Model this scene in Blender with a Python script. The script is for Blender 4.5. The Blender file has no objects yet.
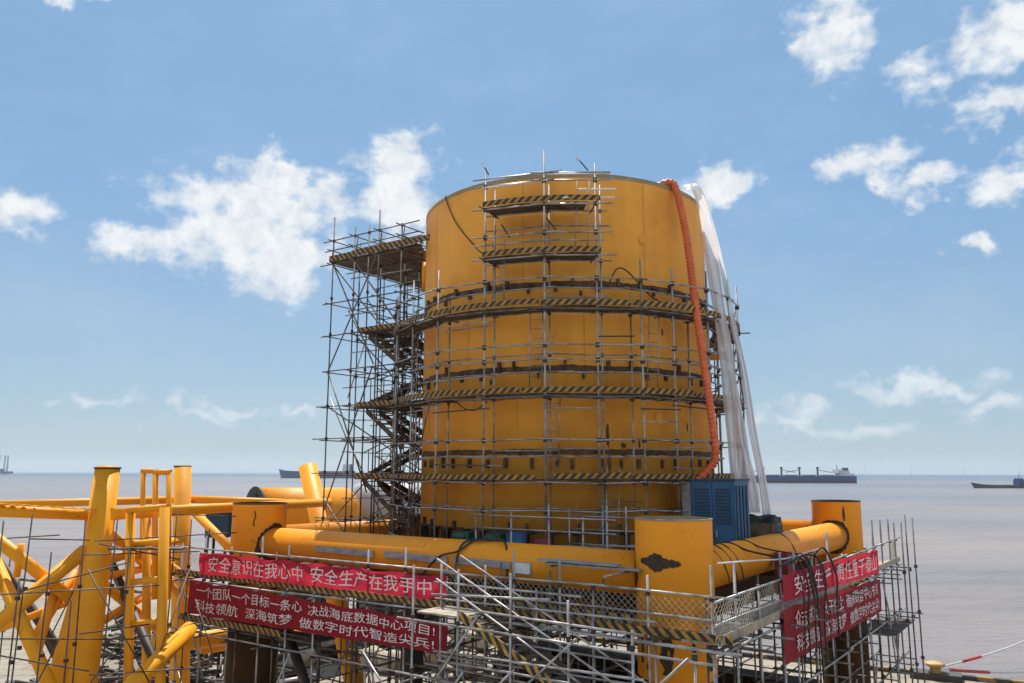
import bpy, math, random
from mathutils import Vector
R_ = math.radians
random.seed(7)
scene = bpy.context.scene
COL = scene.collection
H = 10.5                      # drone height above the quay
SEA = -3.0                    # water level

# ------------------------------------------------------------------ camera
F_PX = 796.0
PITCH = math.atan(131 / F_PX)
cp, sp = math.cos(PITCH), math.sin(PITCH)
cam_d = bpy.data.cameras.new('camera')
cam_d.sensor_width = 36.0
cam_d.lens = 36.0 * F_PX / 1024
cam_d.clip_start = 0.1
cam_d.clip_end = 60000
cam = bpy.data.objects.new('camera', cam_d)
COL.objects.link(cam)
cam.rotation_mode = 'XYZ'
from mathutils import Matrix
cam.matrix_world = (Matrix.Translation((0, 0, H)) @ Matrix.Rotation(math.pi / 2 + PITCH, 4, 'X')
                    @ Matrix.Rotation(R_(0.13), 4, 'Z'))
scene.camera = cam

# ------------------------------------------------------------------ sun, sky, exposure
SUN_EL = 61.0
SUN_H = Vector((-0.19, 0.98)).normalized()
SUN_STRENGTH = 5.0
SKY_STRENGTH = 0.104
world = bpy.data.worlds.new('World')
scene.world = world
world.use_nodes = True
nt = world.node_tree
N, LK = nt.nodes, nt.links
for n in list(N):
    N.remove(n)


def nd(tree, t, **kw):
    n = tree.nodes.new(t)
    for k, v in kw.items():
        setattr(n, k, v)
    return n


def mth(tree, op, a, b=None, c=None, clamp=False):
    n = tree.nodes.new('ShaderNodeMath')
    n.operation = op
    n.use_clamp = clamp
    for i, x in enumerate((a, b, c)):
        if x is None:
            continue
        if isinstance(x, (int, float)):
            n.inputs[i].default_value = x
        else:
            tree.links.new(x, n.inputs[i])
    return n.outputs[0]


def mixc(tree, fac, a, b, blend='MIX'):
    n = tree.nodes.new('ShaderNodeMix')
    n.data_type = 'RGBA'
    n.blend_type = blend
    for s, x in ((0, fac), (6, a), (7, b)):
        if isinstance(x, (int, float)):
            n.inputs[s].default_value = x
        elif isinstance(x, (tuple, list)):
            n.inputs[s].default_value = (x[0], x[1], x[2], 1)
        else:
            tree.links.new(x, n.inputs[s])
    return n.outputs[2]


def maprange(tree, x, a, b, c=0.0, d=1.0, smooth=False):
    n = tree.nodes.new('ShaderNodeMapRange')
    n.interpolation_type = 'SMOOTHSTEP' if smooth else 'LINEAR'
    n.clamp = True
    tree.links.new(x, n.inputs[0])
    for i, v in enumerate((a, b, c, d)):
        n.inputs[i + 1].default_value = v
    return n.outputs[0]


sky = nd(nt, 'ShaderNodeTexSky', sky_type='NISHITA', sun_disc=False)
sky.sun_elevation = R_(SUN_EL)
sky.sun_rotation = math.atan2(SUN_H.x, SUN_H.y)
sky.altitude = 0
sky.air_density = 1.0
sky.dust_density = 1.0
sky.ozone_density = 2.0
tc = nd(nt, 'ShaderNodeTexCoord')
sepv = nd(nt, 'ShaderNodeSeparateXYZ')
LK.new(tc.outputs['Generated'], sepv.inputs[0])
az = mth(nt, 'ARCTAN2', sepv.outputs[0], sepv.outputs[1])
el = mth(nt, 'ARCSINE', sepv.outputs[2])
ae = nd(nt, 'ShaderNodeCombineXYZ')
LK.new(az, ae.inputs[0])
LK.new(el, ae.inputs[1])
# wobble the azimuth/elevation coordinates so that the cumulus outlines are ragged
nz = nd(nt, 'ShaderNodeTexNoise')
nz.inputs['Scale'].default_value = 17
nz.inputs['Detail'].default_value = 6
nz.inputs['Roughness'].default_value = 0.56
LK.new(ae.outputs[0], nz.inputs['Vector'])
wob = nd(nt, 'ShaderNodeVectorMath', operation='SUBTRACT')
LK.new(nz.outputs['Color'], wob.inputs[0])
wob.inputs[1].default_value = (0.5, 0.5, 0.5)
wsc = nd(nt, 'ShaderNodeVectorMath', operation='SCALE')
LK.new(wob.outputs[0], wsc.inputs[0])
wsc.inputs['Scale'].default_value = 0.09
wadd = nd(nt, 'ShaderNodeVectorMath', operation='ADD')
LK.new(ae.outputs[0], wadd.inputs[0])
LK.new(wsc.outputs[0], wadd.inputs[1])
# azimuth, elevation, half width, half height (radians), weight of each cumulus
CLOUDS = [
    (-0.3189, 0.3173, 0.100, 0.040, 1.15), (-0.3450, 0.2726, 0.085, 0.035, 1.0), (-0.2980, 0.2610, 0.062, 0.040, 1.1),
    (-0.4406, 0.2624, 0.050, 0.020, .9), (-0.1500, 0.3800, 0.048, 0.028, 1.05), (-0.1500, 0.3320, 0.048, 0.045, 1.1),
    (-0.2900, 0.3600, 0.045, 0.018, 0.85), (-0.5864, 0.2737, 0.052, 0.022, 1.0), (-0.5643, 0.5049, 0.040, 0.010, .9),
    (0.4088, 0.5044, 0.042, 0.044, 1.0), (0.6100, 0.4539, 0.066, 0.040, 1.0), (0.5085, 0.4398, 0.036, 0.022, .8),
    (0.6262, 0.4496, 0.060, 0.030, .9), (0.5750, 0.3862, 0.052, 0.016, .9), (0.4473, 0.3469, 0.044, 0.019, .95),
    (0.3884, 0.3497, 0.020, 0.016, .8), (0.5088, 0.3260, 0.037, 0.014, .95), (0.5880, 0.3095, 0.040, 0.020, .95),
    (0.2669, 0.3397, 0.040, 0.022, 1.05), (0.5411, 0.2406, 0.028, 0.011, .85), (0.4802, 0.0960, 0.072, 0.013, 1.0),
    (0.3528, 0.0784, 0.044, 0.0115, .72), (0.3353, 0.0636, 0.034, 0.010, .7), (0.4212, 0.0535, 0.040, 0.009, .62),
    (0.5409, 0.0716, 0.044, 0.010, .66), (-0.3401, 0.0735, 0.040, 0.0085, .66), (-0.4775, 0.0720, 0.045, 0.008, .6),
    (-0.2600, 0.0723, 0.030, 0.007, .62), (-0.3726, 0.0604, 0.050, 0.007, .5),
    # unseen clouds added round the rest of the sky; the large ones fill the shade
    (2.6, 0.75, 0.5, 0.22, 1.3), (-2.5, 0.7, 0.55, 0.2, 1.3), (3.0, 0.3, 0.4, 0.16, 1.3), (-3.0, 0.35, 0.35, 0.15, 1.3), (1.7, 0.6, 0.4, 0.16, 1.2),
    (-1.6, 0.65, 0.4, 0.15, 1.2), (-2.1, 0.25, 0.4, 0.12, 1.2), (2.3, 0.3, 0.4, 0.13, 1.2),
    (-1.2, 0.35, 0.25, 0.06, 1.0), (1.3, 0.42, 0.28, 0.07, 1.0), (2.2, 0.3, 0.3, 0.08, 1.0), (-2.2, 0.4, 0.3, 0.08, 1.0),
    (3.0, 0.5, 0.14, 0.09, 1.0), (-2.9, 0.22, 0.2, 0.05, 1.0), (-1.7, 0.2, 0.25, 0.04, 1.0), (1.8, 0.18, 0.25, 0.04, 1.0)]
acc = None
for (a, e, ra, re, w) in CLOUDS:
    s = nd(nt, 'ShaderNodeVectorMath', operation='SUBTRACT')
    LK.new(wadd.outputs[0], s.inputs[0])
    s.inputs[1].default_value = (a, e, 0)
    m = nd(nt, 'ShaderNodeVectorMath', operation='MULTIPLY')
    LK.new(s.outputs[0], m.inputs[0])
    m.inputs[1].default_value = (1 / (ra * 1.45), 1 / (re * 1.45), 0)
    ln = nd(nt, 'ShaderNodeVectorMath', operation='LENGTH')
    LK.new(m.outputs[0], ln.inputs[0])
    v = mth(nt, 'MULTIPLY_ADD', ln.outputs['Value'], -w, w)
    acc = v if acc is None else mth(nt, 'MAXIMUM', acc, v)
nz2 = nd(nt, 'ShaderNodeTexNoise')
nz2.inputs['Scale'].default_value = 24
nz2.inputs['Detail'].default_value = 8
nz2.inputs['Roughness'].default_value = 0.55
stretch = nd(nt, 'ShaderNodeVectorMath', operation='MULTIPLY')
LK.new(ae.outputs[0], stretch.inputs[0])
stretch.inputs[1].default_value = (1, 1.5, 1)
LK.new(stretch.outputs[0], nz2.inputs['Vector'])
dens = mth(nt, 'ADD', acc, mth(nt, 'MULTIPLY_ADD', nz2.outputs['Fac'], 1.9, -0.98))
cl = maprange(nt, dens, -0.02, 0.72, 0, 1, True)
thin = nd(nt, 'ShaderNodeTexNoise')
thin.inputs['Scale'].default_value = 4.5
thin.inputs['Detail'].default_value = 6
thin.inputs['Roughness'].default_value = 0.6
tst = nd(nt, 'ShaderNodeVectorMath', operation='MULTIPLY')
LK.new(ae.outputs[0], tst.inputs[0])
tst.inputs[1].default_value = (1, 2.2, 1)
LK.new(tst.outputs[0], thin.inputs['Vector'])
veil = mth(nt, 'MULTIPLY', maprange(nt, thin.outputs['Fac'], 0.45, 0.75), 0.10)
cl = mth(nt, 'MULTIPLY', cl, maprange(nt, el, 0.02, 0.22, 0.5, 0.97))
cl = mth(nt, 'MAXIMUM', cl, veil)
cl = mth(nt, 'MULTIPLY', cl, maprange(nt, el, 0.005, 0.05))
nz3 = nd(nt, 'ShaderNodeTexNoise')
nz3.inputs['Scale'].default_value = 42
nz3.inputs['Detail'].default_value = 5
LK.new(wadd.outputs[0], nz3.inputs['Vector'])
CLOUD_LIT, CLOUD_DIM = (6.5, 6.65, 6.75), (5.3, 5.65, 6.0)
ccol = mixc(nt, maprange(nt, nz3.outputs['Fac'], 0.35, 0.62), CLOUD_DIM, CLOUD_LIT)
skyt = mixc(nt, 1.0, sky.outputs[0], (0.80, 0.92, 1.05), 'MULTIPLY')
# pale gradient flattens the clear-sky model, keeping the sky behind bright to fill shade
pale = mixc(nt, maprange(nt, el, 0.0, 0.33), (2.7, 3.6, 4.15), (1.55, 2.88, 4.5))
skyt = mixc(nt, 0.78, skyt, pale)
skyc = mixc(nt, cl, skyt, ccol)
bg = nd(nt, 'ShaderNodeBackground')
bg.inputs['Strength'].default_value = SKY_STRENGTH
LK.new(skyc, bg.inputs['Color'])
wo = nd(nt, 'ShaderNodeOutputWorld')
LK.new(bg.outputs[0], wo.inputs['Surface'])

sun_d = bpy.data.lights.new('sun', 'SUN')
sun_d.energy = SUN_STRENGTH
sun_d.angle = R_(0.5)
sun_d.color = (1.0, 0.955, 0.89)
sun = bpy.data.objects.new('sun', sun_d)
COL.objects.link(sun)
sd = Vector((SUN_H.x * math.cos(R_(SUN_EL)), SUN_H.y * math.cos(R_(SUN_EL)), math.sin(R_(SUN_EL))))
sun.rotation_euler = sd.to_track_quat('Z', 'Y').to_euler()
sun.location = (0, 0, 80)

vs = scene.view_settings
vs.view_transform = 'Standard'
vs.look = 'None'
vs.exposure = 0.45
vs.gamma = 1.0
vs.use_curve_mapping = False
scene.cycles.max_bounces = 6
scene.cycles.volume_bounces = 0
scene.cycles.transparent_max_bounces = 12


# ------------------------------------------------------------------ materials
def base_mat(name, rough=0.5, metal=0.0, spec=0.5):
    m = bpy.data.materials.new(name)
    m.use_nodes = True
    b = m.node_tree.nodes['Principled BSDF']
    b.inputs['Roughness'].default_value = rough
    b.inputs['Metallic'].default_value = metal
    b.inputs['Specular IOR Level'].default_value = spec
    return m, m.node_tree, b


def noise(tree, scale, detail=5, rough=0.55, stretch=None, coord='Object'):
    t = nd(tree, 'ShaderNodeTexCoord')
    n = nd(tree, 'ShaderNodeTexNoise')
    n.inputs['Scale'].default_value = scale
    n.inputs['Detail'].default_value = detail
    n.inputs['Roughness'].default_value = rough
    if stretch:
        m = nd(tree, 'ShaderNodeVectorMath', operation='MULTIPLY')
        tree.links.new(t.outputs[coord], m.inputs[0])
        m.inputs[1].default_value = stretch
        tree.links.new(m.outputs[0], n.inputs['Vector'])
    else:
        tree.links.new(t.outputs[coord], n.inputs['Vector'])
    return n.outputs['Fac']


def mat(name, a, b=None, scale=3.0, lo=0.35, hi=0.65, rough=0.5, metal=0.0, spec=0.5, stretch=None, bump=0.0, bscale=None):
    m, t, p = base_mat(name, rough, metal, spec)
    if b is None:
        b = tuple(c * 0.8 for c in a)
    f = noise(t, scale, stretch=stretch)
    t.links.new(mixc(t, maprange(t, f, lo, hi), a, b), p.inputs['Base Color'])
    if bump:
        bn = nd(t, 'ShaderNodeBump')
        bn.inputs['Strength'].default_value = bump
        bn.inputs['Distance'].default_value = 0.05
        t.links.new(noise(t, bscale or scale * 4), bn.inputs['Height'])
        t.links.new(bn.outputs[0], p.inputs['Normal'])
    return m


def paint_mat(name, col, worn, dirt, rough=0.5, streak=(1.6, 1.6, 0.16), amt=0.35, rust=0.62):
    m, t, p = base_mat(name, rough, 0, 0.22)
    f1 = noise(t, 1.1, 6, 0.6, stretch=streak)
    f2 = noise(t, 0.55, 4)
    c = mixc(t, mth(t, 'MULTIPLY', maprange(t, f1, 0.4, 0.72), amt), col, worn)
    c = mixc(t, mth(t, 'MULTIPLY', maprange(t, f2, 0.45, 0.75), amt * 0.8), c, dirt)
    f3 = noise(t, 5.0, 8, 0.68)
    f4 = noise(t, 0.8, 3)
    spots = mth(t, 'MULTIPLY', maprange(t, f3, rust, rust + 0.06), maprange(t, f4, 0.48, 0.6))
    c = mixc(t, spots, c, (0.07, 0.035, 0.015))
    t.links.new(c, p.inputs['Base Color'])
    r = mth(t, 'MULTIPLY_ADD', f2, 0.25, rough - 0.1)
    t.links.new(r, p.inputs['Roughness'])
    bn = nd(t, 'ShaderNodeBump')
    bn.inputs['Strength'].default_value = 0.12
    bn.inputs['Distance'].default_value = 0.05
    t.links.new(f2, bn.inputs['Height'])
    t.links.new(bn.outputs[0], p.inputs['Normal'])
    return m


M = {}
M['yellow'] = paint_mat('yellow_paint', (0.88, 0.33, 0.018), (0.78, 0.27, 0.016), (0.55, 0.19, 0.025))
M['tank'] = paint_mat('tank_paint', (0.90, 0.41, 0.06), (0.81, 0.35, 0.05), (0.56, 0.21, 0.035), amt=0.75, rust=0.70)
M['jacket'] = paint_mat('jacket_paint', (0.84, 0.35, 0.010), (0.70, 0.27, 0.012), (0.48, 0.17, 0.03), amt=0.45, rust=0.64)
M['rim'] = mat('rim_primer', (0.36, 0.27, 0.14), (0.26, 0.20, 0.12), 2, rough=0.6)
M['weld'] = mat('weld_zone', (0.045, 0.026, 0.015), (0.20, 0.095, 0.03), 3.2, 0.40, 0.72, rough=0.7)
M['burn'] = mat('bare_rusty_steel', (0.028, 0.016, 0.010), (0.06, 0.032, 0.018), 5, rough=0.75)
M['rust'] = mat('brown_coating', (0.105, 0.050, 0.016), (0.045, 0.023, 0.009), 0.9, rough=0.7, spec=0.12, stretch=(1, 1, .25))
M['steel'] = mat('galvanised_tube', (0.42, 0.41, 0.40), (0.22, 0.20, 0.185), 2.2, 0.42, 0.62, rough=0.45, metal=0.5)
M['steel_dark'] = mat('weathered_tube', (0.20, 0.185, 0.17), (0.085, 0.065, 0.05), 2.2, 0.4, 0.62, rough=0.55, metal=0.4)
M['tube_dark'] = mat('rusty_tube', (0.10, 0.085, 0.07), (0.05, 0.036, 0.027), 2.2, 0.4, 0.62, rough=0.6, metal=0.3)
M['coupler'] = mat('coupler_iron', (0.035, 0.030, 0.027), (0.06, 0.045, 0.035), 6, rough=0.6, metal=0.4)
M['board'] = mat('scaffold_board', (0.13, 0.095, 0.07), (0.06, 0.042, 0.033), 3, rough=0.8, stretch=(1, 1, 4))
M['board_pale'] = mat('pale_board', (0.42, 0.36, 0.28), (0.26, 0.21, 0.16), 3, rough=0.8)
M['seam'] = mat('seam_touch_up', (0.72, 0.27, 0.02), (0.60, 0.22, 0.03), 3, rough=.55)
M['white_paint'] = mat('white_paint', (0.75, 0.75, 0.74), (0.6, 0.6, 0.58), 2, rough=0.5)
M['blue'] = mat('blue_paint', (0.026, 0.115, 0.24), (0.016, 0.075, 0.17), 1.6, rough=0.45)
M['blue_dark'] = mat('dark_blue_paint', (0.010, 0.045, 0.10), (0.006, 0.03, 0.07), 2, rough=0.5)
M['grey_beam'] = mat('grey_wood', (0.36, 0.35, 0.35), (0.22, 0.21, 0.21), 3, rough=0.7, stretch=(1, 1, 3))
M['black'] = mat('black_rubber', (0.012, 0.012, 0.013), (0.02, 0.02, 0.02), 4, rough=0.5)
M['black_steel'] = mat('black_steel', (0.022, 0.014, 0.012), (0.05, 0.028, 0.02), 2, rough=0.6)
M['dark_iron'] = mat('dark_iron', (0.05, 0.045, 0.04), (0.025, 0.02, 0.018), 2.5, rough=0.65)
M['green'] = mat('green_enamel', (0.02, 0.10, 0.07), (0.012, 0.06, 0.045), 3, rough=0.45)
M['tarp'] = mat('green_tarp', (0.035, 0.045, 0.032), (0.02, 0.025, 0.02), 3, rough=0.7, bump=.5)
M['orange'] = mat('orange_duct', (0.76, 0.16, 0.05), (0.58, 0.11, 0.035), 3, rough=0.55)
M['sack'] = mat('pale_sacking', (0.50, 0.43, 0.32), (0.32, 0.26, 0.19), 4, rough=0.9, bump=.4)
M['timber'] = mat('old_timber', (0.22, 0.16, 0.10), (0.10, 0.07, 0.045), 3, rough=0.85)
M['rubble'] = mat('rubble', (0.30, 0.27, 0.23), (0.10, 0.08, 0.07), 1.7, rough=0.9, bump=.5)
M['grey_tank'] = mat('grey_primer', (0.42, 0.45, 0.46), (0.30, 0.33, 0.34), 0.7, rough=0.5, stretch=(1, 1, .3))
M['rope'] = mat('white_rope', (0.62, 0.62, 0.62), (0.45, 0.45, 0.45), 5, rough=0.8)
M['rope_red'] = mat('red_sleeve', (0.5, 0.03, 0.03), (0.4, 0.03, 0.03), 5, rough=0.7)
M['net'] = mat('safety_net', (0.50, 0.45, 0.36), (0.36, 0.31, 0.25), 5, rough=0.8)
M['hull_blue'] = mat('hull_blue', (0.03, 0.06, 0.17), (0.024, 0.05, 0.14), 0.05, rough=0.5)
M['hull_red'] = mat('hull_antifouling', (0.14, 0.035, 0.03), (0.10, 0.03, 0.03), 0.05, rough=0.6)
M['hull_grey'] = mat('hull_grey', (0.085, 0.085, 0.095), (0.06, 0.06, 0.07), 0.05, rough=0.6)
M['ship_white'] = mat('ship_white', (0.62, 0.63, 0.64), (0.5, 0.5, 0.5), 0.08, rough=0.5)
M['ship_deck'] = mat('ship_deck', (0.10, 0.11, 0.12), (0.08, 0.08, 0.09), 0.1, rough=0.6)
M['bollard'] = mat('bollard_yellow', (0.58, 0.34, 0.10), (0.35, 0.2, 0.07), 3, rough=0.6)
M['glass'] = mat('dark_glass', (0.02, 0.03, 0.04), (0.015, 0.02, 0.03), 2, rough=0.1)


def stripe_mat(name, yel, blk, period):
    m, t, p = base_mat(name, 0.6)
    uv = nd(t, 'ShaderNodeUVMap')
    s = nd(t, 'ShaderNodeSeparateXYZ')
    t.links.new(uv.outputs[0], s.inputs[0])
    d = mth(t, 'ADD', s.outputs[0], s.outputs[1])
    fr = mth(t, 'FRACT', mth(t, 'DIVIDE', d, period))
    k = mth(t, 'LESS_THAN', fr, 0.52)
    f = noise(t, 3.0)
    y2 = mixc(t, maprange(t, f, 0.45, 0.7), yel, tuple(c * 0.45 for c in yel))
    t.links.new(mixc(t, k, y2, blk), p.inputs['Base Color'])
    return m


M['stripe'] = stripe_mat('hazard_stripe', (0.40, 0.205, 0.03), (0.026, 0.022, 0.018), 0.27)
M['stripe_bright'] = stripe_mat('bright_hazard_stripe', (0.50, 0.30, 0.04), (0.022, 0.02, 0.018), 0.36)
M['kerb'] = stripe_mat('kerb_stripe', (0.30, 0.19, 0.06), (0.05, 0.045, 0.04), 1.6)


def cloth_mat(name, a, b, trans=0.45, transp=0.0, rough=0.6):
    m, t, p = base_mat(name, rough, 0, 0.3)
    c = mixc(t, maprange(t, noise(t, 1.3), 0.35, 0.65), a, b)
    t.links.new(c, p.inputs['Base Color'])
    tr = nd(t, 'ShaderNodeBsdfTranslucent')
    t.links.new(c, tr.inputs['Color'])
    ms = nd(t, 'ShaderNodeMixShader')
    ms.inputs[0].default_value = trans
    t.links.new(p.outputs[0], ms.inputs[1])
    t.links.new(tr.outputs[0], ms.inputs[2])
    out = t.nodes['Material Output']
    if transp:
        tp = nd(t, 'ShaderNodeBsdfTransparent')
        m2 = nd(t, 'ShaderNodeMixShader')
        m2.inputs[0].default_value = transp
        t.links.new(ms.outputs[0], m2.inputs[1])
        t.links.new(tp.outputs[0], m2.inputs[2])
        t.links.new(m2.outputs[0], out.inputs[0])
    else:
        t.links.new(ms.outputs[0], out.inputs[0])
    return m


M['red'] = cloth_mat('red_banner_cloth', (0.64, 0.035, 0.075), (0.54, 0.025, 0.055), 0.55)
M['red_shaded'] = cloth_mat('shaded_red_banner_cloth', (0.40, 0.012, 0.028), (0.32, 0.010, 0.022), 0.4)  # same cloth as above, with the shade under the deck put into its colour
M['film'] = cloth_mat('white_film', (0.96, 0.96, 0.97), (0.90, 0.90, 0.92), 0.85, 0.14, 0.35)
M['letter'] = mat('banner_lettering', (0.74, 0.68, 0.68), (0.66, 0.58, 0.58), 3, rough=0.7)


# sea
def sea_mat():
    m, t, p = base_mat('muddy_sea', 0.22, 0, 0.5)
    p.inputs['IOR'].default_value = 1.33
    f = noise(t, 0.012, 6, 0.6, stretch=(0.35, 1.0, 1))
    f2 = noise(t, 0.0016, 5, 0.6, stretch=(0.22, 1.0, 1))
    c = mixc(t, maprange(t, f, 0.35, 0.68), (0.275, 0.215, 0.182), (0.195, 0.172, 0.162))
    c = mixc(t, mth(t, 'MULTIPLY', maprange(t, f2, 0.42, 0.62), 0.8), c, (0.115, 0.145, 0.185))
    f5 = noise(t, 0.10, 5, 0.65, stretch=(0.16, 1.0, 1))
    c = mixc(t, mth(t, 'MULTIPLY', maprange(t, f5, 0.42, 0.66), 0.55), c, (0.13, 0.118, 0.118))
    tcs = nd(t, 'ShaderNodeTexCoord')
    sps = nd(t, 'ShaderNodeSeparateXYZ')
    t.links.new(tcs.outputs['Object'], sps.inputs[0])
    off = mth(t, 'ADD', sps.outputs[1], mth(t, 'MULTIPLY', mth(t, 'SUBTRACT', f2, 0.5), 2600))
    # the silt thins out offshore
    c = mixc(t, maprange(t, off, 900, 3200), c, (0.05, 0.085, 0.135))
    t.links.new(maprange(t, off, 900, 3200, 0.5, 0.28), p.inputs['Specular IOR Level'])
    t.links.new(c, p.inputs['Base Color'])
    w1 = noise(t, 0.9, 4, 0.6, stretch=(0.55, 1.0, 1))
    w2 = noise(t, 0.16, 4, 0.6, stretch=(0.5, 1.0, 1))
    hgt = mth(t, 'ADD', mth(t, 'MULTIPLY', w1, 0.4), w2)
    cd = nd(t, 'ShaderNodeCameraData')
    bn = nd(t, 'ShaderNodeBump')
    bn.inputs['Distance'].default_value = 1.3
    bn.inputs['Strength'].default_value = 0.75
    t.links.new(hgt, bn.inputs['Height'])
    t.links.new(bn.outputs[0], p.inputs['Normal'])
    p.inputs['Roughness'].default_value = 0.3
    t.nodes.remove(cd)
    return m


M['sea'] = sea_mat()


def ground_mat():
    m, t, p = base_mat('quay_concrete', 0.85, 0, 0.2)
    f = noise(t, 0.18, 7, 0.62)
    f2 = noise(t, 0.05, 4)
    f3 = noise(t, 2.2, 6, 0.6)
    c = mixc(t, maprange(t, f, 0.35, 0.68), (0.36, 0.31, 0.24), (0.25, 0.215, 0.17))
    c = mixc(t, mth(t, 'MULTIPLY', maprange(t, f2, 0.5, 0.68), 0.6), c, (0.20, 0.165, 0.125))
    c = mixc(t, mth(t, 'MULTIPLY', maprange(t, f3, 0.5, 0.72), 0.4), c, (0.17, 0.14, 0.11))
    br = nd(t, 'ShaderNodeTexBrick')
    tcn = nd(t, 'ShaderNodeTexCoord')
    t.links.new(tcn.outputs['Object'], br.inputs['Vector'])
    br.inputs['Scale'].default_value = 0.2
    br.inputs['Mortar Size'].default_value = 0.008
    br.inputs['Color1'].default_value = (1, 1, 1, 1)
    br.inputs['Color2'].default_value = (0.92, 0.92, 0.92, 1)
    br.inputs['Mortar'].default_value = (0.45, 0.43, 0.4, 1)
    c = mixc(t, 1.0, c, br.outputs['Color'], 'MULTIPLY')
    t.links.new(c, p.inputs['Base Color'])
    return m


M['ground'] = ground_mat()


# ------------------------------------------------------------------ mesh helpers
class MB:
    def __init__(s):
        s.v, s.f, s.mi, s.sm, s.uv = [], [], [], [], {}

    def face(s, idx, mi=0, sm=False, uv=None):
        if uv:
            s.uv[len(s.f)] = uv
        s.f.append(tuple(idx))
        s.mi.append(mi)
        s.sm.append(sm)

    def tube(s, a, b, r, n=7, mi=0, r2=None, cap=True):
        s.poly([a, b], [r, r if r2 is None else r2], n, mi, cap)

    def poly(s, pts, r, n=7, mi=0, cap=True):
        pts = [Vector(p) for p in pts]
        rr = r if isinstance(r, (list, tuple)) else [r] * len(pts)
        o = len(s.v)
        prev = None
        for i, p in enumerate(pts):
            d = (pts[min(i + 1, len(pts) - 1)] - pts[max(i - 1, 0)]).normalized()
            if prev is None:
                ref = Vector((0, 0, 1)) if abs(d.z) < 0.9 else Vector((1, 0, 0))
                x = d.cross(ref).normalized()
            else:
                x = (prev - d * prev.dot(d)).normalized()
            prev = x
            y = d.cross(x)
            for k in range(n):
                t = 2 * math.pi * k / n
                s.v.append(p + (x * math.cos(t) + y * math.sin(t)) * rr[i])
        for i in range(len(pts) - 1):
            for k in range(n):
                a = o + i * n + k
                b = o + i * n + (k + 1) % n
                s.face((a, b, b + n, a + n), mi, True)
        if cap:
            s.face([o + k for k in range(n)][::-1], mi)
            s.face([o + (len(pts) - 1) * n + k for k in range(n)], mi)

    def obox(s, o, a, b, c, mi=0):
        o, a, b, c = Vector(o), Vector(a), Vector(b), Vector(c)
        if a.cross(b).dot(c) < 0:
            a, b = b, a
        i = len(s.v)
        for z in (0, 1):
            for (x, y) in ((0, 0), (1, 0), (1, 1), (0, 1)):
                s.v.append(o + a * x + b * y + c * z)
        for q in ((3, 2, 1, 0), (4, 5, 6, 7), (0, 1, 5, 4), (1, 2, 6, 5), (2, 3, 7, 6), (3, 0, 4, 7)):
            s.face([i + k for k in q], mi)

    def cbox(s, c, sx, sy, sz, ax=(1, 0, 0), ay=(0, 1, 0), az=(0, 0, 1), mi=0):
        ax, ay, az = Vector(ax), Vector(ay), Vector(az)
        s.obox(Vector(c) - ax * sx / 2 - ay * sy / 2 - az * sz / 2, ax * sx, ay * sy, az * sz, mi)

    def lathe(s, prof, c, n=96, mi=0, sm=True, a0=0, a1=2 * math.pi):
        """profile of (radius, z); angle 0 looks back to the camera, positive to the right"""
        o = len(s.v)
        full = abs(a1 - a0 - 2 * math.pi) < 1e-6
        m = n if full else n + 1
        for (r, z) in prof:
            for k in range(m):
                t = a0 + (a1 - a0) * k / n
                s.v.append(Vector((c[0] + r * math.sin(t), c[1] - r * math.cos(t), z)))
        for i in range(len(prof) - 1):
            for k in range(n):
                a = o + i * m + k
                b = o + i * m + (k + 1) % m
                s.face((a, b, b + m, a + m), mi, sm)

    def strip(s, pts, z0, h, th=0.03, mi=0, inward=None):
        """upright board along a polyline with UVs in metres"""
        u = 0
        for i in range(len(pts) - 1):
            a, b = Vector(pts[i]), Vector(pts[i + 1])
            d = (b - a)
            L = d.length
            nrm = Vector((d.y, -d.x, 0)).normalized() * th
            up = Vector((0, 0, h))
            o = len(s.v)
            for q in (a, b, b + up, a + up, a + nrm, b + nrm, b + nrm + up, a + nrm + up):
                s.v.append(Vector(q) + Vector((0, 0, z0)))
            uv = [(u, 0), (u + L, 0), (u + L, h), (u, h)]
            s.face((o + 0, o + 3, o + 2, o + 1), mi, False, [uv[0], uv[3], uv[2], uv[1]])
            s.face((o + 4, o + 5, o + 6, o + 7), mi, False, uv)
            s.face((o + 3, o + 7, o + 6, o + 2), mi, False, [uv[3], uv[3], uv[2], uv[2]])
            s.face((o + 0, o + 1, o + 5, o + 4), mi, False, [uv[0], uv[1], uv[1], uv[0]])
            if i == 0:
                s.face((o + 0, o + 4, o + 7, o + 3), mi, False, [uv[0], uv[0], uv[3], uv[3]])
            if i == len(pts) - 2:
                s.face((o + 1, o + 2, o + 6, o + 5), mi, False, [uv[1], uv[2], uv[2], uv[1]])
            u += L

    def build(s, name, mats, parent=None):
        me = bpy.data.meshes.new(name)
        org = Vector((0, 0, 0))
        q = parent
        while q is not None:
            org += q.location
            q = q.parent
        me.from_pydata([v - org for v in s.v], [], s.f)
        if not isinstance(mats, (list, tuple)):
            mats = [mats]
        for m in mats:
            me.materials.append(m)
        me.polygons.foreach_set('material_index', s.mi)
        me.polygons.foreach_set('use_smooth', s.sm)
        if s.uv:
            ul = me.uv_layers.new(name='UVMap')
            for fi, uv in s.uv.items():
                for li, c in zip(me.polygons[fi].loop_indices, uv):
                    ul.data[li].uv = c
        me.update()
        o = bpy.data.objects.new(name, me)
        COL.objects.link(o)
        o.parent = parent
        return o


def tag(o, label=None, cat=None, group=None, kind=None):
    if label:
        o['label'] = label
    if cat:
        o['category'] = cat
    if group:
        o['group'] = group
    if kind:
        o['kind'] = kind
    return o


def thing(name, label, cat, loc, group=None):
    o = bpy.data.objects.new(name, None)
    o.empty_display_size = 0.5
    COL.objects.link(o)
    o.location = Vector(loc)
    return tag(o, label, cat, group)


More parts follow.
